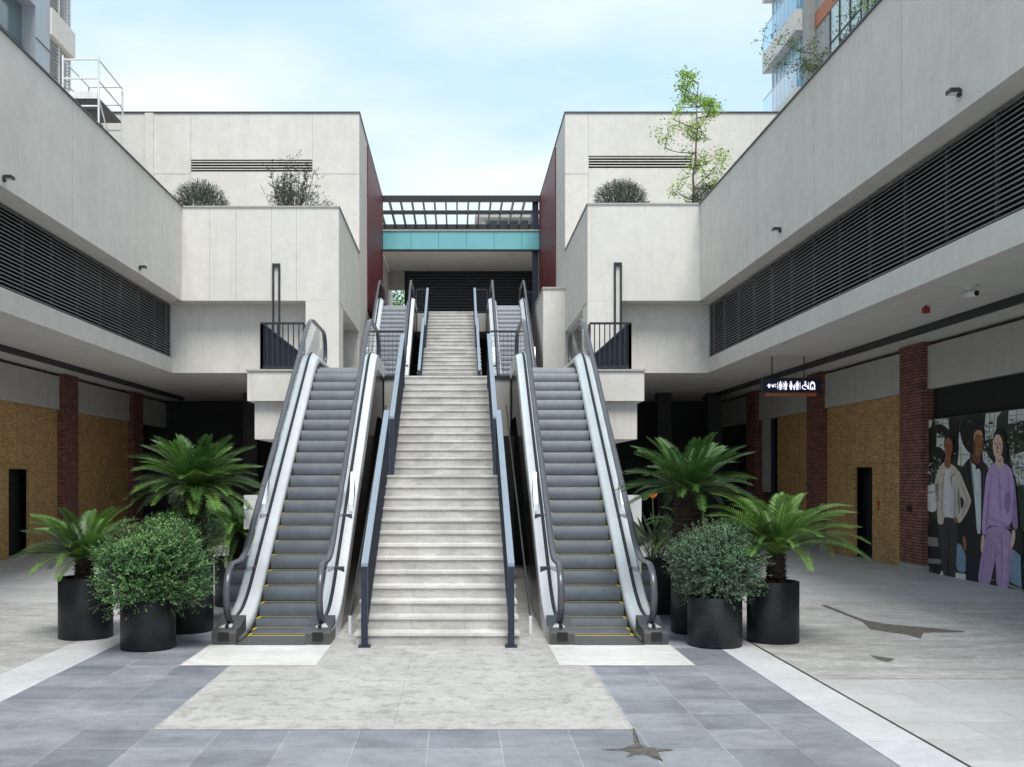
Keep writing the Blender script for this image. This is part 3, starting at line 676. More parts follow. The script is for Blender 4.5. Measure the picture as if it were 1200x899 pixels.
def tall(s, Xi, Xo, vx0, vx1, vz0, vz1, px0, px1, Yr0, Yr1, label):
    t = thing('upper_block', label, 'building', (s*Xi, 36, 4))
    ZT = 14.52
    mb = MB().box(s*Xi, s*(Xi+.5), 34.75, 45.2, 4.29, ZT).box(s*(Xi+.5), s*Xo, 34.75, 45.2, 5.62, ZT).box(s*Xi, s*(Xi+.5), 45.2, 52, 4.29, 12.15)
    # front skin built round the vent opening
    for (a, b, c, d) in ((Xi, vx0, 5.62, ZT-.001), (vx1, Xo, 5.62, ZT-.001), (vx0, vx1, 5.62, vz0), (vx0, vx1, vz1, ZT-.001)):
        mb.box(s*a, s*b, 34.45, 34.748, c, d)
    mb.box(s*px0, s*px1, 34.36, 34.449, 9, ZT-.01)
    for (a, b) in ((Xi, vx0), (vx1, px0), (px1, Xo)): mb.box(s*(a+.003), s*(b-.003), 34.4475, 34.47, 12.44, 12.475, 1)
    for x in (vx0, vx1):
        mb.box(s*x-.01, s*x+.01, 34.4474, 34.47, vz1, ZT-.02, 1); mb.box(s*x-.01, s*x+.01, 34.4474, 34.47, 9, vz0, 1)
    mb.box(s*(Xi-.002), s*(Xi+.02), 34.46, 37.3, 12.44, 12.475, 1)
    mb.build('wall', [M['plaster_stained'], M['joint']], t)
    MB().box(s*(Xi-.03), s*Xo, 34.42, 45.22, ZT, ZT+.06).build('coping', M['coping'], t)
    v = MB().box(s*vx0, s*vx1, 34.70, 34.745, vz0, vz1)
    v.build('vent_backing', M['black'], t)
    v = MB(); n = 5
    for k in range(n):
        z = vz0 + (vz1-vz0)*(k+.1)/n
        v.prism([(34.47, z), (34.47, z+.030), (34.60, z+.065), (34.62, z+.045)], 'x', s*vx0+s*.01, s*vx1-s*.01)
    v.build('vent_grille', M['plaster'], t)
    p = MB().box(s*(Xi-.04), s*(Xi-.003), Yr0, Yr1, 8.35, ZT-.12)
    for k in range(1, 3):
        pass
    p.build('red_cladding', M['red'], t)
    return t
tall(-1, 3.35, 24, 4.95, 9.11, 12.5, 12.95, 10.36, 10.65, 37.4, 44.9, 'tall grey render block left of the footbridge with dark red end cladding')
tall(1, 3.68, 24, 4.48, 8.02, 12.62, 13.08, 8.15, 8.53, 37.6, 44.9, 'tall grey render block right of the footbridge with dark red end cladding')
t = thing('low_wall', 'low pale wall beside the right upper escalator below the dark red cladding', 'wall', (3.3, 36, 4.29))
MB().box(2.92, 3.675, 34.3, 44.9, 4.29, 8.5).build('wall', M['plaster_stained'], t)
MB().box(2.89, 3.675, 34.26, 44.9, 8.5, 8.56).build('coping', M['coping_pale'], t)
MB().box(2.917, 2.93, 34.4, 44, 6.35, 6.38).build('joint', M['joint'], t)

# ------------------------------------------------------------------ raised walkway (first floor) and dark ground floor
t = thing('raised_walkway', 'pale raised walkway slab at the head of the lower stairs', 'walkway', (0, 24, 0))
for q in ((-4.25,-3.12,-4.13,-3.12,-4.28,-3.12),(2.69,3.78,2.69,3.66,2.69,3.81)):
    bb = MB().box(q[0], q[1], 20.4, 28.49, 3.65, 4.25).box(q[2], q[3], 20.55, 28.4, 2.88, 3.649).build('balcony_block', M['plaster'], t)
    MB().box(q[4], q[5], 20.37, 28.49, 4.251, 4.29).build('edge', M['coping_pale'], bb)
mb = MB().box(-3.119, 2.689, 22.62, 39, 3.65, 4.286).box(-1.58, 1.14, 21.8, 22.619, 2.95, 4.285).box(-3.35,-3.12,28.5,39,3.65,4.286).box(2.69,3.68,28.5,39,3.65,4.286)
mb.build('floor_slab', M['concrete'], t)
MB().box(-1.58, 1.14, 21.76, 21.80, 4.24, 4.30).build('edge_strip', M['charcoal'], t)
MB().box(-3.9, -3.55, 22.5, 22.9, 0, 2.879).build('column', M['concrete'], t); MB().box(3.15, 3.5, 22.5, 22.9, 0, 2.879).build('column', M['concrete'], t)
t = thing('rear_wall', 'dark ground floor wall far behind the plants under the blocks', 'wall', (0, 40, 0))
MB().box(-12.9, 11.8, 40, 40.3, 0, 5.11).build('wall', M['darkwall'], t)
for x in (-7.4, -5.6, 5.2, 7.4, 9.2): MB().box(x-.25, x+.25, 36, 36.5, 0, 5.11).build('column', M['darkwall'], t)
MB().box(-12.9, -3.35, 34.401, 40, 5.113, 5.6).box(3.68, 11.8, 34.401, 40, 5.113, 5.6).build('ceiling', M['soffit'], t)
# upper landing
t = thing('upper_landing', 'concrete floor edge at the head of the upper stairs', 'walkway', (0, 44, 4.29))
MB().box(-3.349, 2.919, 40.45, 52, 7.85, 8.57).box(-1.58, 1.14, 39.85, 40.449, 7.85, 8.57).build('floor_slab', M['concrete'], t)
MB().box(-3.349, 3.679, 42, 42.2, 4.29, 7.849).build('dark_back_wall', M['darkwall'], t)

# railings ---------------------------------------------------------------------------
def bar_rail(name, pts, label, group, height=.97, step=.105, mat='navy', loc=None):
    """baluster railing along level points (x, y, z)"""
    t = thing(name, label, 'railing', loc or pts[0], group)
    tr = MB(); br = MB(); ps = MB(); bl = MB()
    for a, b in zip(pts[:-1], pts[1:]):
        a = Vector(a); b = Vector(b); d = (b-a); Ln = d.length; u = d/Ln; w = Vector((-u.y, u.x, 0))
        def bar(mb, p, q, hw, z0, z1):
            c = [p+w*hw, q+w*hw, q-w*hw, p-w*hw]
            lo = [(v.x, v.y, z0) for v in c]; hi = [(v.x, v.y, z1) for v in c]
            mb.face(lo[::-1]).face(hi)
            for i in range(4): mb.face([lo[i], lo[(i+1)%4], hi[(i+1)%4], hi[i]])
        bar(tr, a, b, .028, a.z+height-.04, a.z+height)
        bar(br, a, b, .02, a.z+.05, a.z+.08)
        n = max(1, round(Ln/step))
        for i in range(1, n):
            p = a + u*(Ln*i/n); bar(bl, p-u*.009, p+u*.009, .022, a.z+.08, a.z+height-.04)
        for p in (a, b): bar(ps, p-u*.025, p+u*.025, .025, a.z+.001, a.z+height-.041)
    tr.build('top_rail', M['charcoal'], t); br.build('bottom_rail', M['charcoal'], t); bl.build('balusters', M[mat], t); ps.build('posts', M['charcoal'], t)
    return t
bar_rail('balcony_railing', [(-3.12,20.55,4.29),(-3.99,20.55,4.29),(-3.99,28.45,4.29)], 'dark baluster railing on the balcony left of the left escalator', 'balcony railings')
bar_rail('balcony_railing', [(2.69,20.55,4.29),(3.52,20.55,4.29),(3.52,28.45,4.29)], 'dark baluster railing on the balcony right of the right escalator', 'balcony railings')
bar_rail('landing_railing', [(-1.62,39.9,8.57),(-1.16,39.9,8.57)], 'short dark railing on the upper landing left of the stair head', 'landing railings')
bar_rail('landing_railing', [(.68,39.9,8.57),(1.18,39.9,8.57)], 'short dark railing on the upper landing right of the stair head', 'landing railings')
bar_rail('landing_railing', [(2.66,40.5,8.57),(3.6,40.5,8.57)], 'short dark railing on the upper landing beside the navy steel column', 'landing railings')
def mesh_rail(x0, x1, y, z, label):
    t = thing('mesh_railing', label, 'railing', ((x0+x1)/2, y, z), 'wire mesh railings between stairs and escalators')
    MB().box(x0, x1, y-.02, y+.02, z+.96, z+1.0).build('top_rail', M['charcoal'], t)
    mb = MB()
    x = x0+.03
    while x < x1: mb.box(x-.0035, x+.0035, y-.0035, y+.0035, z+.03, z+.96); x += .085
    k = z+.05
    while k < z+.96: mb.box(x0, x1, y+.0036, y+.0106, k-.0035, k+.0035); k += .12
    mb.build('wire_grid', M['charcoal'], t)
mesh_rail(-1.86, -1.16, 21.9, 4.29, 'wire mesh railing on the walkway between left escalator and stairs')
mesh_rail(.72, 1.36, 21.9, 4.29, 'wire mesh railing on the walkway between stairs and right escalator')

# ------------------------------------------------------------------ staircases
def staircase(label):
    t = thing('staircase', label, 'stairs', (-.25, 12.6, 0), 'stone stair flights')
    x0, x1 = -1.27, .77; r = .165; g = .30
    noses = [12.6+g*i for i in range(13)] + [18.15+g*i for i in range(13)]
    sm = None
    for i, y in enumerate(noses):
        z = (i+1)*r; dep = 2.25 if i == 12 else (.34 if i < 25 else .06)
        mb = MB().box(x0-.012, x1+.012, y-.022, y+dep-.02, z-.034, z, 0)
        for a, b in ((x0, x0+.68), (x0+.683, x0+1.36), (x0+1.363, x1)):
            mb.box(a, b, y, y+.03, z-r+.0005, z-.035, 1)
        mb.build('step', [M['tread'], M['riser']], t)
    poly = [(12.633, .0)]
    for i, y in enumerate(noses):
        z = (i+1)*r - .036; poly += [(y+.033, z-r+.036 if i == 0 else poly[-1][1]), (y+.033, z)]
    poly += [(21.9, 26*r-.036), (21.9, 26*r-.5), (18.4, 2.145-.28), (16.4, 2.145-.28), (13.0, 0)]
    mb = MB(); b0 = len(mb.v)
    mb.prism(poly, 'x', x0+.01, x1-.01); mb.build('stringer', M['concrete'], t)
    # four railings
    for xr in (-1.15, .665):
        for (ya, za, yb, zb, n0, sl) in ((12.50, 1.035, 16.42, 3.19, 0, 1), (17.68, 3.16, 21.25, 5.12+.0, 1, 1)):
            rl = thing('railing', None, None, (xr, ya, za)); rl.parent = t
            off = WL[t.name]; rl.location = Vector((xr, ya, za)) - off; WL[rl.name] = Vector((xr, ya, za))
            cap = MB().prism([(ya-.02, za-.03), (yb, zb-.03), (yb, zb+.012), (ya-.02, za+.012)], 'x', xr-.042, xr+.042)
            cap.build('handrail', M['railcap'], rl)
            bl = MB(); y = ya+.06
            def floor(y):
                if y < 16.2: return max(0.0, (y-12.6)/g*r + .165) if y > 12.6 else 0
                if y < 18.15: return 2.145
                return 2.145 + .165 + (y-18.15)/g*r
            while y < yb-.02:
                zt = za + (zb-za)*(y-ya)/(yb-ya) - .03
                bl.box(xr-.022, xr+.022, y-.006, y+.006, floor(y)-.02 if n0 == 0 or y > 18.15 else 2.2, zt); y += .085
            sb = lambda yy: floor(yy)+.03
            bl.build('balusters', M['navy'], rl)
            bt = MB().prism([(max(ya,12.75), sb(max(ya,12.75))-.0), (yb, sb(yb)), (yb, sb(yb)+.05), (max(ya,12.75), sb(max(ya,12.75))+.05)], 'x', xr-.024, xr+.024)
            bt.build('bottom_rail', M['navy'], rl)
            ps = MB().box(xr-.04, xr+.04, ya-.035, ya+.035, 0 if n0 == 0 else 2.146, za-.03)
            MB().box(xr-.04, xr+.04, yb-.05, yb-.002, floor(yb-.05)-.02, zb-.035).build('post', M['navy'], rl)
            if n0 == 0: ps.box(xr-.075, xr+.075, ya-.07, ya+.07, 0.012, .03)
            ps.build('post', M['navy'], rl)
    return t
stair = staircase('lower flight of worn travertine stairs rising from the paved ground')
stair2 = copy_tree(stair); stair2.location = Vector(stair.location) + Vector((0, 17.75, 4.287)); stair2['label'] = 'upper flight of pale stairs below the footbridge and black shutter'
# dark infill under the stairs
def infill(x0, x1, label):
    t = thing('screen_panel', label, 'panel', ((x0+x1)/2, 20.3, 0), 'dark screens under the stairs')
    mb = MB().box(x0, x1, 20.3, 20.34, .02, 2.94); mb.build('panel', M['black'], t)
    mb = MB()
    for z in (.03, .8, 1.5): mb.box(x0, x1, 20.27, 20.299, z-.012, z+.012)
    mb.build('bars', M['darkwall'], t)
infill(-1.58, -1.285, 'dark barred screen filling the gap between left escalator and stairs')
infill(.785, 1.14, 'dark barred screen filling the gap between stairs and right escalator')
for xx, lb in ((-1.44, 'thin brown sloping pipe beside the left of the lower stairs'), (.98, 'thin brown sloping pipe beside the right of the lower stairs')):
    t = thing('sloping_pipe', lb, 'pipe', (xx, 13.6, 0), 'thin sloping pipes beside the stairs')
    MB().tube([(xx, 13.55, .25), (xx, 20.3, 3.55), (xx, 20.5, 3.55)], .014, 8).build('pipe', M['base_steel'], t)
    MB().box(xx-.02, xx+.02, 13.52, 13.57, .012, .25).build('end_cap', M['white'], t)
t = thing('back_screen', 'dark wall under the first floor behind the lower stairs', 'wall', (0, 24, 0))
MB().box(-3.1, 2.66, 24, 24.1, 0, 3.64).build('wall', M['black'], t)

# ------------------------------------------------------------------ escalators
def epath():
    pts = []; z = 0; y = 12.5; dy = .02
    out = [(y, 0.0)]
    while y < 22.6:
        ym = y+dy/2
        if ym < 13.5: s = 0
        elif ym < 14.3: s = .692*(ym-13.5)/.8
        elif ym < 19.7: s = .692
        elif ym < 20.5: s = .692*(20.5-ym)/.8
        else: s = 0
        z += s*dy; y += dy; out.append((y, z))
    return out
EP = epath()
def ez(y):
    i = max(0, min(len(EP)-1, int(round((y-12.5)/.02)))); return EP[i][1]
def escalator(label):
    cx = -2.34; hw = .74
    t = thing('escalator', label, 'escalator', (cx, 12.63, 0), 'escalators beside the stairs')
    ys = [12.82 + i*.12 for i in range(int((22.5-12.9)/.12)+1)]
    path = [(y, ez(y) - .10*max(0, min(1, (14.0-y)/1.0))) for y in ys]
    for flip, xo in ((False, cx-hw), (True, cx+hw)):
        sg_ = -1 if flip else 1
        b = thing('balustrade', None, None, (xo, 12.63, 0)); b.parent = t; b.location = Vector((xo,12.63,0)) - WL[t.name]
        # outer and inner decks of white aluminium with a dark glass channel between
        outer = [(.0,.0),(.0,.27),(.012,.29),(.125,.335),(.125,.30)]
        inner = [(.175,.30),(.175,.335),(.272,.245),(.292,.215),(.30,.18)]
        MB().sweep(outer, path, [0]*4, xo, flip).sweep(inner, path, [0]*4, xo, flip).build('deck', M['alu'], b)
        MB().sweep([(.1251,.315),(.138,.345),(.162,.345),(.1749,.315)], path, [0]*3, xo, flip).build('glass_channel', M['charcoal'], b)
        MB().sweep([(.298,.182),(.308,.172),(.308,.125),(.300,.115),(.300,-.25)], path, [0,0,1,1], xo, flip).build('skirt', [M['steel'], M['charcoal']], b)
        # cladding below the outer deck
        mb = MB(); n = len(path)
        for i in range(n-1):
            (ya, za), (yb, zb) = path[i], path[i+1]
            la = max(.0, za-.95); lb = max(.0, zb-.95)
            mb.face([(xo+sg_*.004, ya, la), (xo+sg_*.004, yb, lb), (xo+sg_*.004, yb, zb-.001+.0), (xo+sg_*.004, ya, za)])
            mb.face([(xo+sg_*.29, ya, la), (xo+sg_*.29, yb, lb), (xo+sg_*.29, yb, zb-.26), (xo+sg_*.29, ya, za-.26)]) if za > .5 else None
        mb.build('cladding', M['clad'], b)
        # glass
        gx = xo + sg_*.15; g = MB()
        hp = [(13.17+.33*math.cos(R(a)), .60+.33*math.sin(R(a))) for a in range(225, 89, -9)]
        he = [(22.0+.33*math.cos(R(a)), 4.29+.60+.33*math.sin(R(a))) for a in range(90, -46, -9)]
        mids = [13.25 + i*.11 for i in range(int((21.95-13.25)/.11)+1)]
        top = hp + [(y, ez(y)+.93+.06*min(1, ez(y)/.4)*min(1,(4.29-ez(y))/.4)) for y in mids] + he
        for (ya, za), (yb, zb) in zip(top[:-1], top[1:]):
            if yb <= ya + 1e-5: continue
            la = ez(max(12.9,ya))+.33-.1*max(0,min(1,14-ya)); lb = ez(max(12.9,yb))+.33-.1*max(0,min(1,14-yb))
            if za < la or zb < lb: continue
            g.face([(gx, ya, la), (gx, yb, lb), (gx, yb, zb), (gx, ya, za)])
        for a, bq in ((hp, 13.17), (he, 22.0)):
            c = (bq, .6 + (4.29 if bq > 20 else 0))
            lowz = (.2 if bq < 20 else 4.49)
            for (ya, za), (yb, zb) in zip(a[:-1], a[1:]):
                if za < c[1]-.02 or zb < c[1]-.02: pass
                if (yb <= ya+1e-5 and bq < 20) or (yb < ya and bq > 20):
                    g.face([(gx, c[0], za), (gx, c[0], zb), (gx, yb, zb), (gx, ya, za)])
        g.build('glass_panel', M['glass'], b)
        # handrail
        hp = [(13.17+.39*math.cos(R(a)), .60+.39*math.sin(R(a))) for a in range(254, 89, -8)]
        he = [(22.0+.39*math.cos(R(a)), 4.89+.39*math.sin(R(a))) for a in range(90, -69, -8)]
        line = hp + [(y, ez(y)+.99+.06*min(1, ez(y)/.4)*min(1,(4.29-ez(y))/.4)) for y in mids] + he
        MB().tube([(gx, y, z) for y, z in line], .027, 14, sx=1.65).build('handrail', M['rubber'], b, True)
        MB().tube([(gx, y, z) for y, z in [(13.17+(yy-13.17)*.92, zz-.03) for yy, zz in line[22:-22]]], .01, 6).build('handrail_guide', M['steel'], b) if False else None
        # newel base with the black inlet
        nb = MB().box(xo, xo+sg_*.305, 12.63, 13.25, .0, .1499).prism([(12.63,.15),(13.25,.15),(13.25,.30),(12.95,.215),(12.68,.19)], 'x', xo+sg_*.0005, xo+sg_*.3045)
        nb.build('newel_base', M['base_steel'], b)
        MB().box(xo+sg_*.085, xo+sg_*.215, 12.61, 12.6295, .06, .17).build('handrail_inlet', M['black'], b)
        # joints and brackets across the decks
        for y in (14.55, 15.6):
            z = ez(y); j = MB(); j.prism([(y-.011,z+.27),(y+.011,z+.27+.015),(y+.011,z+.352+.015),(y-.011,z+.352)], 'x', xo+sg_*.03, xo+sg_*.175); j.build('joint_cover', M['base_steel'], b)
        z = ez(15.75); MB().prism([(15.70,z+.30),(16.1,z+.60),(16.0,z+.92),(15.74,z+.42)], 'x', xo+sg_*.03, xo+sg_*.09).build('climb_guard', M['alu'], b)
    # steps, one mesh shared by every step
    x0, x1 = cx-.435, cx+.435
    s = MB()
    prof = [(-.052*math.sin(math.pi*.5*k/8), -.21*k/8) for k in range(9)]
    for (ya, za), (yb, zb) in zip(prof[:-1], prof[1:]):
        s.face([(x0,ya,za),(x0,yb,zb),(x1,yb,zb),(x1,ya,za)][::-1], 2 if za < -.16 else 0)  # dark band at the riser foot: shadow gap at the cleats, painted in
    s.face([(x0,0,0),(x1,0,0),(x1,.40,0),(x0,.40,0)], 0)
    for a, bq in ((x0, x0+.035), (x1-.035, x1)): s.box(a, bq, .03, .235, -.002, .003, 1)
    s.box(x0, x1, .226, .234, -.002, .0025, 1)
    o0 = None
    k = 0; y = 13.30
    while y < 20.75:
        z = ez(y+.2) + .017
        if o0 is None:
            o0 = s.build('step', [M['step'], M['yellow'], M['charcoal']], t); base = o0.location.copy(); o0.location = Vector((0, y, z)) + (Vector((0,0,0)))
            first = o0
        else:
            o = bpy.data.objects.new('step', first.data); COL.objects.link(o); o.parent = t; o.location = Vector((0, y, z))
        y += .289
    cb = MB().box(cx-.437, cx+.437, 12.60, 13.31, .0, .016); cb.build('comb_plate', M['comb'], t)
    MB().box(cx-.437, cx+.437, 13.311, 13.34, .0, .02).build('comb_edge', M['yellow'], t)
    MB().box(cx-.437, cx+.437, 20.8, 22.6, 4.2, 4.3).build('top_plate', M['step'], t)
    # truss underside
    mb = MB()
    for i in range(len(path)-1):
        (ya, za), (yb, zb) = path[i], path[i+1]
        if za > .9: mb.face([(cx-hw+.01, ya, za-.94), (cx+hw-.01, ya, za-.94), (cx+hw-.01, yb, zb-.94), (cx-hw+.01, yb, zb-.94)])
    mb.build('underside', M['clad'], t)
    return t
esc = escalator('lower left escalator beside the round green shrub')
def place_esc(dx, dy, dz, label):
    c = copy_tree(esc); c.location = Vector(esc.location) + Vector((dx, dy, dz)); c['label'] = label; return c
place_esc(4.245, 0, 0, 'lower right escalator beside the blue green shrub')
place_esc(0, 17.95, 4.287, 'upper left escalator rising towards the green trees beyond the bridge')
place_esc(4.245, 17.95, 4.287, 'upper right escalator rising past the low pale wall and navy column')

# white stands behind the escalators
def stand(x, label):
    t = thing('sign_stand', label, 'sign stand', (x, 16.2, 0), 'white sign stands')
    MB().box(x-.02, x+.02, 16.18, 16.22, .02, 1.28).build('post', M['charcoal'], t)
    MB().box(x-.14, x+.14, 16.1, 16.3, 1.28, 1.82).build('panel', M['white'], t)
    MB().box(x-.15, x+.15, 16.05, 16.35, .0, .02).build('foot', M['charcoal'], t)
stand(-3.27, 'white sign stand peeking out behind the left escalator'); stand(2.80, 'white sign stand peeking out behind the right escalator')

# ------------------------------------------------------------------ footbridge, pergola, shutter
t = thing('footbridge', 'footbridge with turquoise glass fascia between the two dark red walls', 'bridge', (.2, 44.6, 12))
MB().box(-3.345, 3.675, 44.75, 50.5, 12.15, 12.9).build('deck', M['soffit'], t)
MB().box(-3.30, 3.63, 44.62, 44.749, 12.1, 12.168).build('bottom_edge', M['charcoal'], t)
MB().box(-3.30, 3.63, 44.55, 44.749, 12.975, 13.03).build('top_edge', M['coping_pale'], t)
xs = [-3.30, -2.06, -.83, .40, 1.62, 2.85, 3.63]
for a, b in zip(xs[:-1], xs[1:]): MB().box(a+.008, b-.008, 44.6, 44.64, 12.17, 12.974).build('glass_fascia', M['teal'], t)
MB().box(-3.30, 3.63, 44.645, 44.749, 12.17, 12.974).build('fascia_backing', M['tealdark'], t)
t = thing('pergola', 'black steel pergola grid on top of the footbridge', 'pergola', (.2, 44.6, 13))
MB().box(-3.345, 3.675, 44.6, 44.75, 14.28, 14.55).build('beam', M['charcoal'], t)
MB().box(-3.9, 4.3, 46.9, 47.02, 14.33, 14.5).build('beam', M['charcoal'], t)
MB().box(-3.9, 4.3, 49.5, 49.72, 14.1, 14.5).build('beam', M['charcoal'], t)
mb = MB()
for k in range(16):
    x = -3.55+.505*k
    MB().box(x-.035, x+.035, 44.76 if -3.3 < x < 3.6 else 45.3, 50.1, 14.36, 14.56).build('rafter', M['charcoal'], t)
MB().box(-3.28, -3.1, 49.5, 49.7, 12.9, 14.1).build('post', M['charcoal'], t)
t = thing('steel_column', 'navy steel column at the right end of the footbridge and pergola', 'column', (3.45, 45, 8.57))
MB().box(3.34, 3.60, 44.8, 45.05, 8.60, 12.149).build('lower_shaft', M['navy'], t); MB().box(3.30, 3.622, 44.76, 45.09, 8.572, 8.599).build('base_plate', M['navy'], t)
MB().box(3.34, 3.60, 44.8, 45.05, 12.901, 14.6).build('upper_shaft', M['navy'], t)
t = thing('shutter_wall', 'black slatted roller shutter wall under the footbridge', 'shutter', (.5, 49.3, 8.57))
mb = MB(); z = 8.58
while z < 12.1:
    mb.prism([(49.3, z), (49.24, z+.02), (49.24, z+.13), (49.3, z+.15)], 'x', -2.57, 3.66); z += .15
mb.build('slats', M['charcoal'], t)
MB().box(-3.34, -2.575, 49.2, 49.5, 11.25, 12.148).build('wall_above_opening', M['concrete'], t)
MB().box(-2.574, -2.45, 49.18, 49.235, 8.58, 12.148).build('frame', M['black'], t)

# ------------------------------------------------------------------ plants
def frond(mb, base, az, el, Ln, droop, m, leaf=.16, n=40, keel=.35):
    """one arching cycad frond: rachis plus two rows of narrow leaflets"""
    h = Vector((math.cos(az), math.sin(az), 0)); up = Vector((0,0,1))
    pts = []; p = Vector(base); e = el; ds = Ln/n
    for i in range(n+1):
        pts.append(p.copy()); e -= droop*ds/Ln*(.5+1.2*i/n)
        p = p + (h*math.cos(e) + up*math.sin(e))*ds
    mb.tube(pts[::4], [.011*(1-.8*i/(len(pts[::4])-1))+.002 for i in range(len(pts[::4]))], 4, m)
    side = h.cross(up)
    tw = random.uniform(-.25,.25)
    for i in range(3, n+1):
        t = i/n; d = (pts[min(i+1,n)]-pts[i-1]).normalized(); nr = side.cross(d).normalized()
        if nr.z < 0: nr = -nr
        l = leaf*(.35+.65*math.sin(math.pi*min(1,(t*.82+.16)))) * random.uniform(.88,1.1)
        for sgn in (-1, 1):
            dd = d*(.55+.35*t) + side*sgn*(1-.25*t) + nr*(keel+tw*sgn) ; dd.normalize()
            dd = dd + Vector((0,0,-.10*random.random()))
            mb.leaf(pts[i], dd, nr, l, .021, m)
def trunk(mb, x, y, z0, z1, r0, r1, m=0):
    k = max(6, int((z1-z0)/.035)); prof = []
    for i in range(k+1):
        t = i/k; r = r0+(r1-r0)*t
        prof.append((r*(1.07 if i % 2 else .90), (z1-z0)*t))
    mb.lathe(prof, x, y, z0, 18, m)
    for i in range(int(260*(z1-z0)/.5)):
        t = random.random(); a = random.uniform(0, 6.28); r = r0+(r1-r0)*t
        p = Vector((x+math.cos(a)*r*.95, y+math.sin(a)*r*.95, z0+(z1-z0)*t))
        d = Vector((math.cos(a), math.sin(a), .7)); mb.leaf(p, d, Vector((0,0,1)), random.uniform(.03,.07), .035, m)
def cycad(x, y, z0, ht, r, nf, Ln, els, mats, label, leaf=.16, droop=1.3, seed=1, w0=0):
    random.seed(seed)
    t = thing('cycad', label, 'cycad', (x, y, z0))
    tb = MB(); trunk(tb, x, y, z0, z0+ht, r*1.05, r*.92); tb.build('trunk', M['bark'], t)
    mb = MB()
    for i in range(nf):
        az = i*2.39996 + random.uniform(-.2,.2); q = i/nf
        el = els[0] + (els[1]-els[0])*q + random.uniform(-.1,.1)
        rr = r*.5*q
        m = random.choice([0,0,1,1,2] if q < .6 else [0,0,0,1])
        frond(mb, (x+math.cos(az)*rr, y+math.sin(az)*rr, z0+ht-.05*q), az, el, Ln*random.uniform(.85,1.06), droop*random.uniform(.8,1.2), m, leaf)
    mb.build('fronds', [M[k] for k in mats], t)
    return t
def shrub(name, cx, cy, cz, rx, ry, rz, n, mats, label, cat='shrub', leaf=(.028,.014), seed=1, trail=0, sprigs=0, stem_to=None, lump=.22, group=None):
    """leafy crown: twigs run out from the middle, tufts of small leaves along their ends"""
    random.seed(seed)
    t = thing(name, label, cat, (cx, cy, stem_to if stem_to is not None else cz-rz), group)
    mb = MB(); tw = MB()
    lumps = [(Vector((random.gauss(0,1), random.gauss(0,1), random.gauss(0,.8))).normalized(), random.uniform(-lump, lump)) for _ in range(26)]
    for i in range(n):
        d = Vector((random.gauss(0,1), random.gauss(0,1), random.gauss(.15,1))).normalized()
        k = 1.0
        for q, a in lumps:
            c = d.dot(q)
            if c > .8: k += a*(c-.8)/.2
        rr = k*(1-.55*random.random()**2.2) * random.uniform(.93,1.06)
        p = Vector((cx+d.x*rx*rr, cy+d.y*ry*rr, cz+d.z*rz*rr))
        if d.z < -.1: p.z -= trail*random.random()**3
        c0 = Vector((cx, cy, cz-rz*.55))
        ax = (p-c0).normalized(); ax = (ax + Vector((random.uniform(-.5,.5), random.uniform(-.5,.5), random.uniform(-.2,.6)))).normalized()
        L = random.uniform(.05,.11) * leaf[0]/.028
        q = p + ax*L
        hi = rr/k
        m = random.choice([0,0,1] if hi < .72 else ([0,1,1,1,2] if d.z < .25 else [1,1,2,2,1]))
        if random.random() < .14: tw.tube([p-ax*L*1.2, q], .002*leaf[0]/.028+.001, 3, 0, False)
        for j in range(5):
            pp = p + ax*(L*j/4); a = random.uniform(0,6.28)
            u = ax.orthogonal().normalized(); v = ax.cross(u)
            od = (u*math.cos(a)+v*math.sin(a))*.8 + ax*.6
            mb.leaf(pp, od, ax, leaf[0]*random.uniform(.7,1.35), leaf[1]*random.uniform(.8,1.2), m)
    for i in range(sprigs):
        d = Vector((random.gauss(0,1), random.gauss(0,1), random.gauss(.35,.9))).normalized()
        p = Vector((cx+d.x*rx*.88, cy+d.y*ry*.88, cz+d.z*rz*.88)); ax = (d + Vector((random.gauss(0,.3), random.gauss(0,.3), .25+random.gauss(0,.3)))).normalized()
        L = random.uniform(.10,.24); tw.tube([p, p+ax*L], .003, 3, 0, False)
        for j in range(int(L/.012)):
            a = random.uniform(0,6.28); u = ax.orthogonal().normalized(); v = ax.cross(u)
            mb.leaf(p+ax*(L*random.random()), (u*math.cos(a)+v*math.sin(a))*.8+ax*.7, ax, leaf[0]*random.uniform(.6,1.1), leaf[1]*random.uniform(.7,1.1), random.choice([1,1,2]))
    b = Vector((cx, cy, stem_to if stem_to is not None else cz-rz))
    for i in range(16):
        a = random.uniform(0,6.28); q = random.uniform(.3,.75)
        e = Vector((cx+math.cos(a)*rx*q, cy+math.sin(a)*ry*q, cz+rz*random.uniform(-.2,.6)))
        mid = (b+e)*.5 + Vector((0,0,.08)); tw.tube([b+Vector((math.cos(a)*.05, math.sin(a)*.05, 0)), mid, e], [.014,.009,.004], 5)
    tw.build('stems', M['twig'], t)
    mb.build('foliage', [M[k] for k in mats], t)
    return t
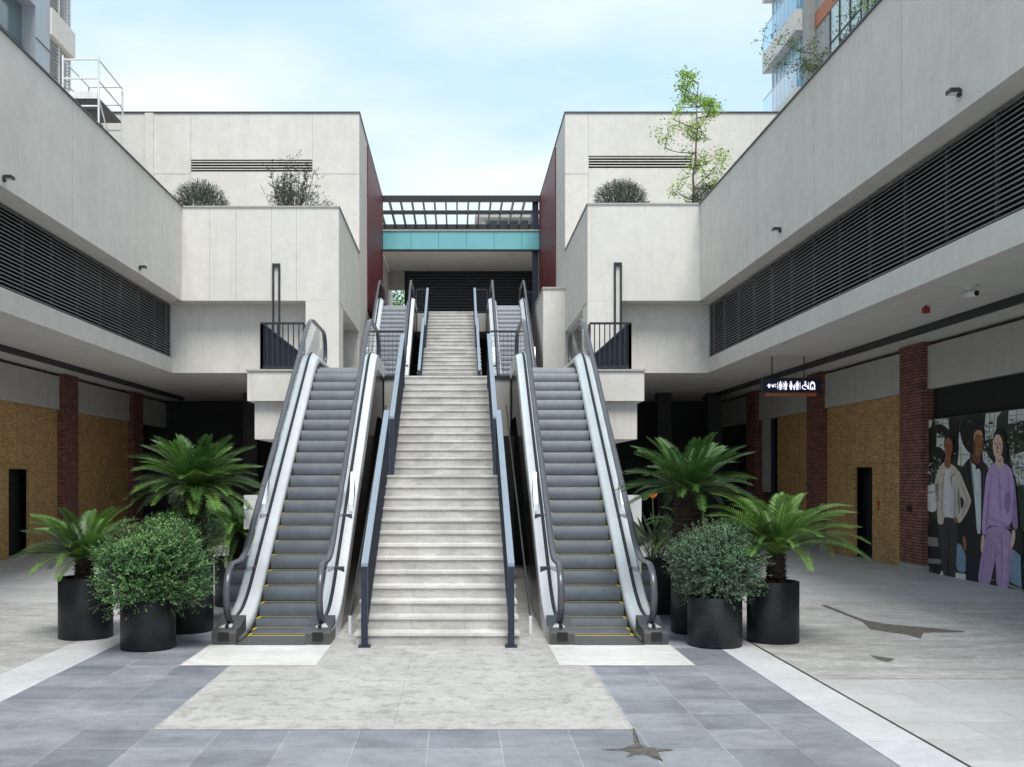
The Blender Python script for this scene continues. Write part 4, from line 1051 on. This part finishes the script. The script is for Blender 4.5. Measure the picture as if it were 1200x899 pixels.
def planter(x, y, r, h, label, square=False):
    t = thing('planter', label, 'planter', (x, y, 0), 'dark planters round the escalators')
    if square:
        MB().box(x-r, x+r, y-r, y+r, .013, h-.06).box(x-r,x+r,y-r,y-r+.03,h-.06,h).box(x-r,x+r,y+r-.03,y+r,h-.06,h).box(x-r,x-r+.03,y-r+.03,y+r-.03,h-.06,h).box(x+r-.03,x+r,y-r+.03,y+r-.03,h-.06,h).build('pot', M['pot'], t)
        MB().face([(x-r+.03,y-r+.03,h-.055),(x+r-.03,y-r+.03,h-.055),(x+r-.03,y+r-.03,h-.055),(x-r+.03,y+r-.03,h-.055)]).build('soil', M['soil'], t)
    else:
        o = MB().lathe([(r-.012,.013),(r,.022),(r,h-.006),(r-.005,h),(r-.022,h),(r-.026,h-.006),(r-.026,h-.08)], x, y, 0, 64).build('pot', M['pot'], t, True)
        MB().lathe([(.0,h-.05),(r-.026,h-.055)], x, y, 0, 32).build('soil', M['soil'], t)
    return t
planter(-4.90, 13.30, .345, .80, 'round black planter of the leftmost cycad')
cycad(-4.92, 13.30, .74, .30, .12, 44, .92, (.12, 1.3), ['cyc_mid','cyc_dark','cyc_grey'], 'low spreading cycad in the leftmost black planter', .19, .85, 11)
planter(-3.82, 12.46, .33, .62, 'round black planter below the large round green shrub')
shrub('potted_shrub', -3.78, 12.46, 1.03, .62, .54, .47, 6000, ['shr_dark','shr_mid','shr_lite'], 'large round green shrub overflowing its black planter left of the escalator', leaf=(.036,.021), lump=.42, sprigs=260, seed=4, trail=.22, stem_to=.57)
planter(-3.73, 13.86, .37, 1.06, 'tall dark planter behind the round green shrub')
cycad(-3.62, 13.9, 1.0, .98, .16, 74, .90, (-.15, 1.35), ['cyc_dark','cyc_mid','cyc_dark'], 'tall cycad with a thick dark trunk left of the left escalator', .21, .75, 23)
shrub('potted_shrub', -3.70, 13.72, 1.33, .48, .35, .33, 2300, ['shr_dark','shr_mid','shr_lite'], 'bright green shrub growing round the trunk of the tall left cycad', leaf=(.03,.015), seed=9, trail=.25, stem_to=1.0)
planter(-3.65, 16.6, .34, .80, 'dark planter half hidden behind the left escalator')
cycad(-3.62, 16.6, .74, .45, .13, 40, 1.0, (-.2, 1.3), ['cyc_dark','cyc_mid','cyc_grey'], 'cycad half hidden behind the left escalator', .17, 1.2, 31)
planter(4.06, 12.98, .325, .78, 'round black planter of the rightmost cycad')
cycad(4.10, 12.98, .72, .40, .12, 52, 1.18, (.38, 1.35), ['cyc_mid','cyc_mid','cyc_dark'], 'arching bright cycad in the rightmost black planter', .19, 1.1, 17)
planter(3.23, 12.66, .335, .62, 'round black planter below the blue green shrub')
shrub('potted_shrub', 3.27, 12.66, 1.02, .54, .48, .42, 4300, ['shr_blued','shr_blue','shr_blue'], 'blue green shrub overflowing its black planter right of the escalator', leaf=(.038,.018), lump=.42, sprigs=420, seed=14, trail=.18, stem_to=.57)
planter(3.27, 13.72, .36, .85, 'black planter behind the blue green shrub')
cycad(3.15, 13.8, .8, 1.12, .21, 52, .98, (.05, 1.35), ['cyc_dark','cyc_dark','cyc_grey'], 'tall cycad with a thick dark trunk right of the right escalator', .19, .75, 41)
planter(3.75, 15.7, .34, .8, 'black planter in the shade behind the tall right cycad')
cycad(3.75, 15.7, .75, .35, .13, 34, .95, (.0, 1.2), ['cyc_dark','cyc_mid','cyc_dark'], 'low shaded cycad behind the tall right cycad', .16, 1.3, 47)
planter(3.08, 15.6, .2, .86, 'small square dark planter behind the right escalator', True)
shrub('potted_shrub', 3.42, 15.0, 1.0, .3, .28, .26, 700, ['shr_blued','shr_blue','shr_blue'], 'small blue green shrub behind the tall right cycad trunk', leaf=(.032,.015), seed=19, stem_to=.62)
planter(3.42, 15.0, .25, .66, 'low black planter of the small blue green shrub')
random.seed(5)
t = thing('bird_of_paradise', 'strap leaved plant with an orange flower behind the right escalator', 'plant', (3.08, 15.6, .8))
mb = MB()
for i in range(34):
    a = random.uniform(0,6.28); l = random.uniform(.5,.95); el = random.uniform(.9,1.45); p = Vector((3.08+random.uniform(-.1,.1), 15.6+random.uniform(-.1,.1), .8))
    d = Vector((math.cos(a)*math.cos(el), math.sin(a)*math.cos(el), math.sin(el))); q = p+d*l*.55
    mb.tube([p, q], .006, 4); mb.leaf(q, d+Vector((math.cos(a)*.3,math.sin(a)*.3,-.1)), Vector((math.cos(a+1.3),math.sin(a+1.3),.5)), l*.5, .075)
mb.build('leaves', M['cyc_grey'], t)
fl = MB(); 
for k in range(5): fl.leaf(Vector((3.0,15.5,1.78)), Vector((-.6+.3*k,-.2,.75)), Vector((0,-1,.3)), .14, .035)
fl.build('flower', M['orange'], t); MB().tube([(3.06,15.58,.8),(3.02,15.52,1.4),(3.0,15.5,1.78)], .006, 5).build('stalk', M['cyc_mid'], t)

# roof plants -------------------------------------------------------------------------
shrub('roof_shrub', -7.78, 30.5, 10.22, .74, .6, .72, 3200, ['shr_dark','box_leaf','box_leaf'], 'clipped round shrub on the left terrace roof', leaf=(.05,.018), seed=51, stem_to=9.0, lump=.06)
shrub('roof_shrub', 4.93, 30.5, 10.42, .68, .5, .55, 2600, ['shr_blued','box_leaf','box_leaf'], 'clipped round shrub on the right terrace roof', leaf=(.05,.018), seed=52, stem_to=9.0, lump=.06)
def branch_tree(name, x, y, z0, ht, spread, mats, label, nl, leaf, seed, lean=0, lv=4, r=.03, low=.25, cat='tree', up=.6, clump=.16, droop=0):
    random.seed(seed); t = thing(name, label, cat, (x, y, z0))
    tb = MB(); lb = MB(); tips = []
    def br(p, d, L, rad, k):
        n = 5; pts = [p.copy()]; q = p.copy(); dd = d.copy()
        for i in range(n):
            dd = (dd + Vector((random.uniform(-.2,.2), random.uniform(-.2,.2), random.uniform(-.08,.14)))).normalized(); q = q + dd*(L/n); pts.append(q.copy())
            if k <= 1: tips.append((q.copy(), dd.copy(), k))
        tb.tube(pts, [rad*(1-.55*i/n) for i in range(n+1)], 6 if k > 1 else 4, 0, False)
        if k > 0:
            for j in range(random.randint(2,3) if k < lv else 0):
                a = random.uniform(0,6.28); s_ = Vector((math.cos(a), math.sin(a), random.uniform(-.1,.5))).normalized()
                i = random.randint(2, n); br(pts[i], (dd*.55 + s_*.8).normalized(), L*random.uniform(.5,.72), rad*.5, k-1)
    # leader
    p = Vector((x, y, z0)); n = 14; pts = [p.copy()]
    for i in range(n):
        p = p + Vector((random.uniform(-.05,.05)*ht/5+lean/n, random.uniform(-.03,.03), ht/n)); pts.append(p.copy())
    tb.tube(pts, [r*(1-.8*i/n) for i in range(n+1)], 8, 0, False)
    for i in range(n+1):
        if i/n < low: continue
        for j in range(random.randint(1,3)):
            a = random.uniform(0,6.28); f = (1-.55*abs(i/n-.5)*2)
            br(pts[i], Vector((math.cos(a), math.sin(a)*.8, up+random.uniform(-.25,.3))).normalized(), spread*f*random.uniform(.45,.9), r*.42, min(2, lv))
    for (q, d, k) in tips:
        if random.random() > nl[1]: continue
        for j in range(nl[0]):
            o = Vector((random.gauss(0,clump), random.gauss(0,clump), random.gauss(0,clump*.7)))
            dr = Vector((random.gauss(0,1), random.gauss(0,1), random.gauss(-droop,.6)))
            lb.leaf(q+o, dr, Vector((random.gauss(0,.5),random.gauss(0,.5),1)), leaf[0]*random.uniform(.6,1.3), leaf[1]*random.uniform(.7,1.2), random.randrange(len(mats)))
    tb.build('trunk', M['twig'], t); lb.build('crown', [M[k] for k in mats], t)
    return t
branch_tree('sapling', 7.0, 30.2, 9.0, 4.9, 1.5, ['lime','lime','treeleaf'], 'slender lime green sapling above the right terrace roof', (8,.7), (.085,.055), 61, .2, 3, .045, .1, 'sapling', .3, .10)
shrub('roof_shrub', 7.35, 30.0, 10.2, .42, .4, .5, 600, ['shr_blued','box_leaf','shr_dark'], 'small dark shrub at the foot of the lime green sapling', leaf=(.06,.02), seed=63, stem_to=9.0)
random.seed(71)
t = thing('sapling', 'bare twiggy round sapling above the left terrace roof', 'sapling', (-4.95, 30.3, 9.0))
tb = MB(); lb = MB(); c0 = Vector((-4.95, 30.3, 9.0)); tb.tube([c0, c0+Vector((.03,0,.6)), c0+Vector((0,0,1.05))], [.06,.05,.045], 8)
for i in range(46):
    a = random.uniform(0,6.28); s = random.uniform(.1,1); e = Vector((-4.95+math.cos(a)*.80*s, 30.3+math.sin(a)*.6*s, 9.0+random.uniform(1.75,2.75)-.35*s))
    st = c0+Vector((0,0,random.uniform(.75,1.05))); mid = st*.5+e*.5+Vector((math.cos(a)*.10, math.sin(a)*.1, -.14)); tb.tube([st, mid, e], [.016,.010,.004], 5, 0, False)
    for j in range(8):
        f = random.uniform(.45,1.08); p = st.lerp(mid, f*2) if f < .5 else mid.lerp(e, f*2-1); 
        e2 = p + Vector((random.gauss(0,.16), random.gauss(0,.12), abs(random.gauss(0,.16)))); tb.tube([p, e2], .004, 3, 0, False)
        for k in range(9 if f > .62 else 2):
            q = p.lerp(e2, random.random()); lb.leaf(q, Vector((random.gauss(0,1),random.gauss(0,1),random.gauss(.2,1))), Vector((random.gauss(0,1),random.gauss(0,1),1)), random.uniform(.04,.085), .024, random.randrange(2))
tb.build('trunk', M['twig'], t); lb.build('crown', [M['olive'], M['box_leaf']], t)
shrub('roof_shrub', -4.75, 30.1, 10.15, .85, .4, .5, 420, ['box_leaf','shr_blued','box_leaf'], 'thin grey green shrubs at the foot of the bare sapling', leaf=(.07,.02), seed=73, stem_to=9.0)
def rambler(x, y, z0, label, seed, arms, mats):
    random.seed(seed); t = thing('roof_plant', label, 'plant', (x, y, z0)); tb = MB(); lb = MB()
    ok = lambda q: q.x > 7.16 or q.z > 9.95
    for (dx, dy, dz) in arms:
        p = Vector((x, y, z0)); e = Vector((x+dx, y+dy, z0+dz)); c = Vector((x, y+dy*.35, z0+max(.75, dz*.8))); n = 12; pts = []
        for i in range(n+1):
            f = i/n; pts.append(p*(1-f)**2 + c*(2*f*(1-f)) + e*f*f + (Vector((random.gauss(0,.03), random.gauss(0,.06), random.gauss(0,.03))) if i else Vector()))
        tb.tube(pts, [.02*(1-.85*i/n) for i in range(n+1)], 5, 0, False)
        for q in pts[3:]:
            for j in range(6):
                e2 = q+Vector((random.gauss(0,.16), random.gauss(0,.24), random.gauss(.08,.17)))
                if not (ok(q) and ok(e2)): continue
                tb.tube([q, (q+e2)/2+Vector((0,0,.03)), e2], .0028, 3, 0, False)
                for k in range(8):
                    w_ = q.lerp(e2, random.uniform(.2,1.1))+Vector((random.gauss(0,.03),random.gauss(0,.03),random.gauss(0,.03)))
                    if ok(w_): lb.leaf(w_, Vector((random.gauss(0,1),random.gauss(0,1),random.gauss(0,.7))), Vector((random.gauss(0,.5),random.gauss(0,.5),1)), random.uniform(.03,.06), .03, random.randrange(len(mats)))
    tb.build('stems', M['twig'], t); lb.build('leaves', [M[k] for k in mats], t)
rambler(7.25, 19.0, 9.0, 'straggly twiggy plant spilling over the right parapet before the glass tower', 81, [(-.5,1.2,1.3),(-.35,-1.2,1.3),(.1,2.0,1.5),(-.9,1.6,1.5),(-1.3,.6,1.6),(-.2,-2.2,1.2),(-.1,.2,1.0),(-.1,1.0,.95),(-.1,-.8,1.0)], ['treeleaf','shr_mid','box_leaf'])
rambler(7.3, 16.8, 9.0, 'small green plant on the right parapet at the upper edge', 83, [(-.1,.5,1.3),(-.2,-.6,1.2),(.1,.9,1.2)], ['treeleaf','shr_mid','lime'])

# ------------------------------------------------------------------ towers and scaffold
t = thing('tower', 'grey panelled tower with white screens behind the left parapet', 'building', (-14, 26, 8.9))
mb = MB().box(-24, -12.8, 12, 29.7, 8.9, 22).box(-12.799, -12, 28.7, 29.7, 8.9, 22).box(-12.799, -12, 12, 28.699, 15.5, 22).box(-12.799,-12,12,20,8.9,15.499)
mb.box(-12.004, -11.98, 28.7, 29.7, 14.6, 14.63, 1); mb.build('panel_wall', [M['panelblue'], M['coping']], t)
MB().box(-12.45, -12.40, 20, 28.69, 9, 15.49).build('window', M['window'], t)
mb = MB()
for y in (21.4, 22.8, 24.2, 25.6, 27.1): mb.box(-12.399, -12.34, y-.04, y+.04, 9, 15.48)
for z in (11.3, 13.2, 14.3): mb.box(-12.395, -12.345, 20, 28.68, z-.035, z+.035)
mb.build('window_frame', M['charcoal'], t)
MB().box(-20, -12.35, 29.701, 31.4, 8.9, 19.5).build('screen_core', M['black'], t)
MB().box(-20, -11.93, 29.701, 31.5, 15.15, 15.93).build('white_band', M['plaster'], t)
mb = MB()
for z0, z1 in ((9.2, 15.12), (15.98, 19.4)):
    z = z0
    while z < z1-.05:
        mb.prism([(-12.06, z), (-12.05, z+.006), (-12.2, z+.06), (-12.2, z+.05)], 'y', 29.72, 30.5); mb.prism([(-12.06, z), (-12.05, z+.006), (-12.2, z+.06), (-12.2, z+.05)], 'y', 30.56, 31.4); z += .105
    mb.box(-12.12, -12.05, 30.5, 30.56, z0, z1); mb.box(-12.12, -12.05, 31.4, 31.46, z0, z1)
mb.build('screen_slats', M['white'], t)
t = thing('scaffold', 'white mobile scaffold tower standing behind the left parapet', 'scaffold', (-8.9, 24.5, 8.95))
xa, xb, ya, yb = -9.35, -8.5, 23.9, 25.6; zt = 12.1
for (x, y, h) in ((xa,ya,zt),(xb,ya,zt),(xa,yb,zt-.1),(xb,yb,zt-.2)):
    MB().tube([(x,y,8.96),(x,y,h)], .025, 8).build('upright', M['white'], t)
mb = MB()
for z in (9.4, 10.0, 10.9, 11.55, 12.0):
    mb.tube([(xa,ya,z),(xb,ya,z)], .02, 6); mb.tube([(xa,yb,z),(xb,yb,z)], .02, 6)
for z in (11.5, 12.0): mb.tube([(xa,ya,z),(xa,yb,z)], .018, 6); mb.tube([(xb,ya,z),(xb,yb,z-.05)], .018, 6)
mb.tube([(xb,ya,11.1),(xb,yb,9.4)], .018, 6); mb.tube([(xa,ya,9.4),(xa,yb,11.0)], .018, 6)
mb.build('braces', M['white'], t)
MB().box(xa+.03, xb-.03, ya+.03, yb-.03, 11.08, 11.13).build('deck', M['charcoal'], t); MB().box(xa+.03, xb-.03, ya-.01, ya+.015, 11.08, 11.24).build('toe_board', M['white'], t)
st = MB()
for k in range(7): st.box(xa+.1, xb-.1, ya+.2+k*.2, ya+.4+k*.2, 10.85-k*.24, 10.88-k*.24)
st.build('ladder_treads', M['charcoal'], t)

t = thing('tower', 'glass balcony tower behind the right parapet', 'building', (16, 40, 8.9))
mb = MB().box(14.25, 26, 41, 45.4, 8.9, 34).box(14.02, 26, 40.25, 40.999, 8.9, 34).box(14.3, 26, 20, 40.249, 8.9, 34)
mb.build('wall', M['concrete'], t)
for z in (17.1, 20.28, 23.45, 26.6):
    MB().box(13.75, 14.7, 41.001, 45.5, z, z+.86).build('balcony_band', M['plaster'], t)
    MB().face([(13.79,41.0,z+.865),(13.79,45.45,z+.865),(13.79,45.45,z+1.95),(13.79,41.0,z+1.95)]).build('balcony_glass', M['blueglass'], t)
    MB().box(13.77, 13.81, 41.0, 45.46, z+1.951, z+1.985).build('glass_rail', M['steel'], t)
    MB().box(14.19, 14.249, 41.0, 45.38, z+.861, z+3.1).build('window', M['skyglass'], t)
    mb = MB()
    for k in range(9): y = 41.2+k*.52; mb.box(14.15, 14.189, y-.025, y+.025, z+.861, z+3.1)
    mb.build('mullions', M['white'], t)
for z in (11.2, 14.4, 17.6, 20.8, 24.0):
    for y0 in (21.5, 25, 28.5, 32, 35.5):
        f = MB().box(14.24, 14.299, y0, y0+3.0, z, z+2.3).build('window', M['paleglass'], t)
        mb = MB()
        for y in (y0, y0+1.0, y0+2.0, y0+2.95): mb.box(14.2, 14.239, y, y+.06, z, z+2.3)
        mb.box(14.205, 14.238, y0+.06, y0+2.95, z+1.0, z+1.05); mb.build('frame', M['charcoal'], f)
    MB().box(14.25, 14.299, 21, 40.2, z+2.35, z+3.0).build('spandrel', M['rust'], t)

t = thing('apartment_block', 'pale far apartment block seen through the right of the pergola', 'building', (8, 90, 0))
MB().box(2.2, 26, 92, 104, 0, 25.4).build('wall', M['plaster'], t)
for z in (17.5, 20.6, 23.7):
    MB().box(1.9, 26, 90.8, 91.999, z, z+.35).build('balcony_slab', M['concrete'], t)
    MB().box(2.6, 24, 91.95, 91.99, z+.9, z+2.4).build('window', M['window'], t)
MB().box(1.6, 26.3, 90.5, 104.2, 25.4, 25.9).build('roof', M['concrete'], t)

# trees beyond the opening under the bridge
def big_tree(x, y, ht, cr, seed, label):
    random.seed(seed); t = thing('tree', label, 'tree', (x, y, 0)); tb = MB(); lb = MB()
    tb.tube([(x,y,0),(x+.1,y,ht*.4),(x,y,ht*.75)], [.3,.22,.12], 10)
    cs = []
    for i in range(26):
        a = random.uniform(0,6.28); q = random.uniform(.2,1); c = Vector((x+math.cos(a)*cr*q, y+math.sin(a)*cr*q, ht*.62+random.uniform(-.32,.38)*ht*.8*(1.1-q*.5)))
        tb.tube([(x,y,ht*.45),(Vector((x,y,ht*.5))+c)*.5, c], [.1,.06,.02], 5, 0, False); cs.append(c)
    for c in cs:
        for j in range(420):
            p = c + Vector((random.gauss(0,.6), random.gauss(0,.6), random.gauss(0,.5)))
            lb.leaf(p, Vector((random.gauss(0,1),random.gauss(0,1),random.gauss(-.2,.6))), Vector((random.gauss(0,.5),random.gauss(0,.5),1)), random.uniform(.14,.26), .12, random.choice([0,0,1]))
    tb.build('trunk', M['twig'], t); lb.build('crown', [M['treeleaf'], M['shr_mid']], t)
big_tree(-3.6, 60, 14.5, 2.4, 91, 'bright green tree filling the opening beside the upper left escalator')
big_tree(-5.8, 66, 14.0, 2.6, 92, 'green tree further back behind the opening under the footbridge')
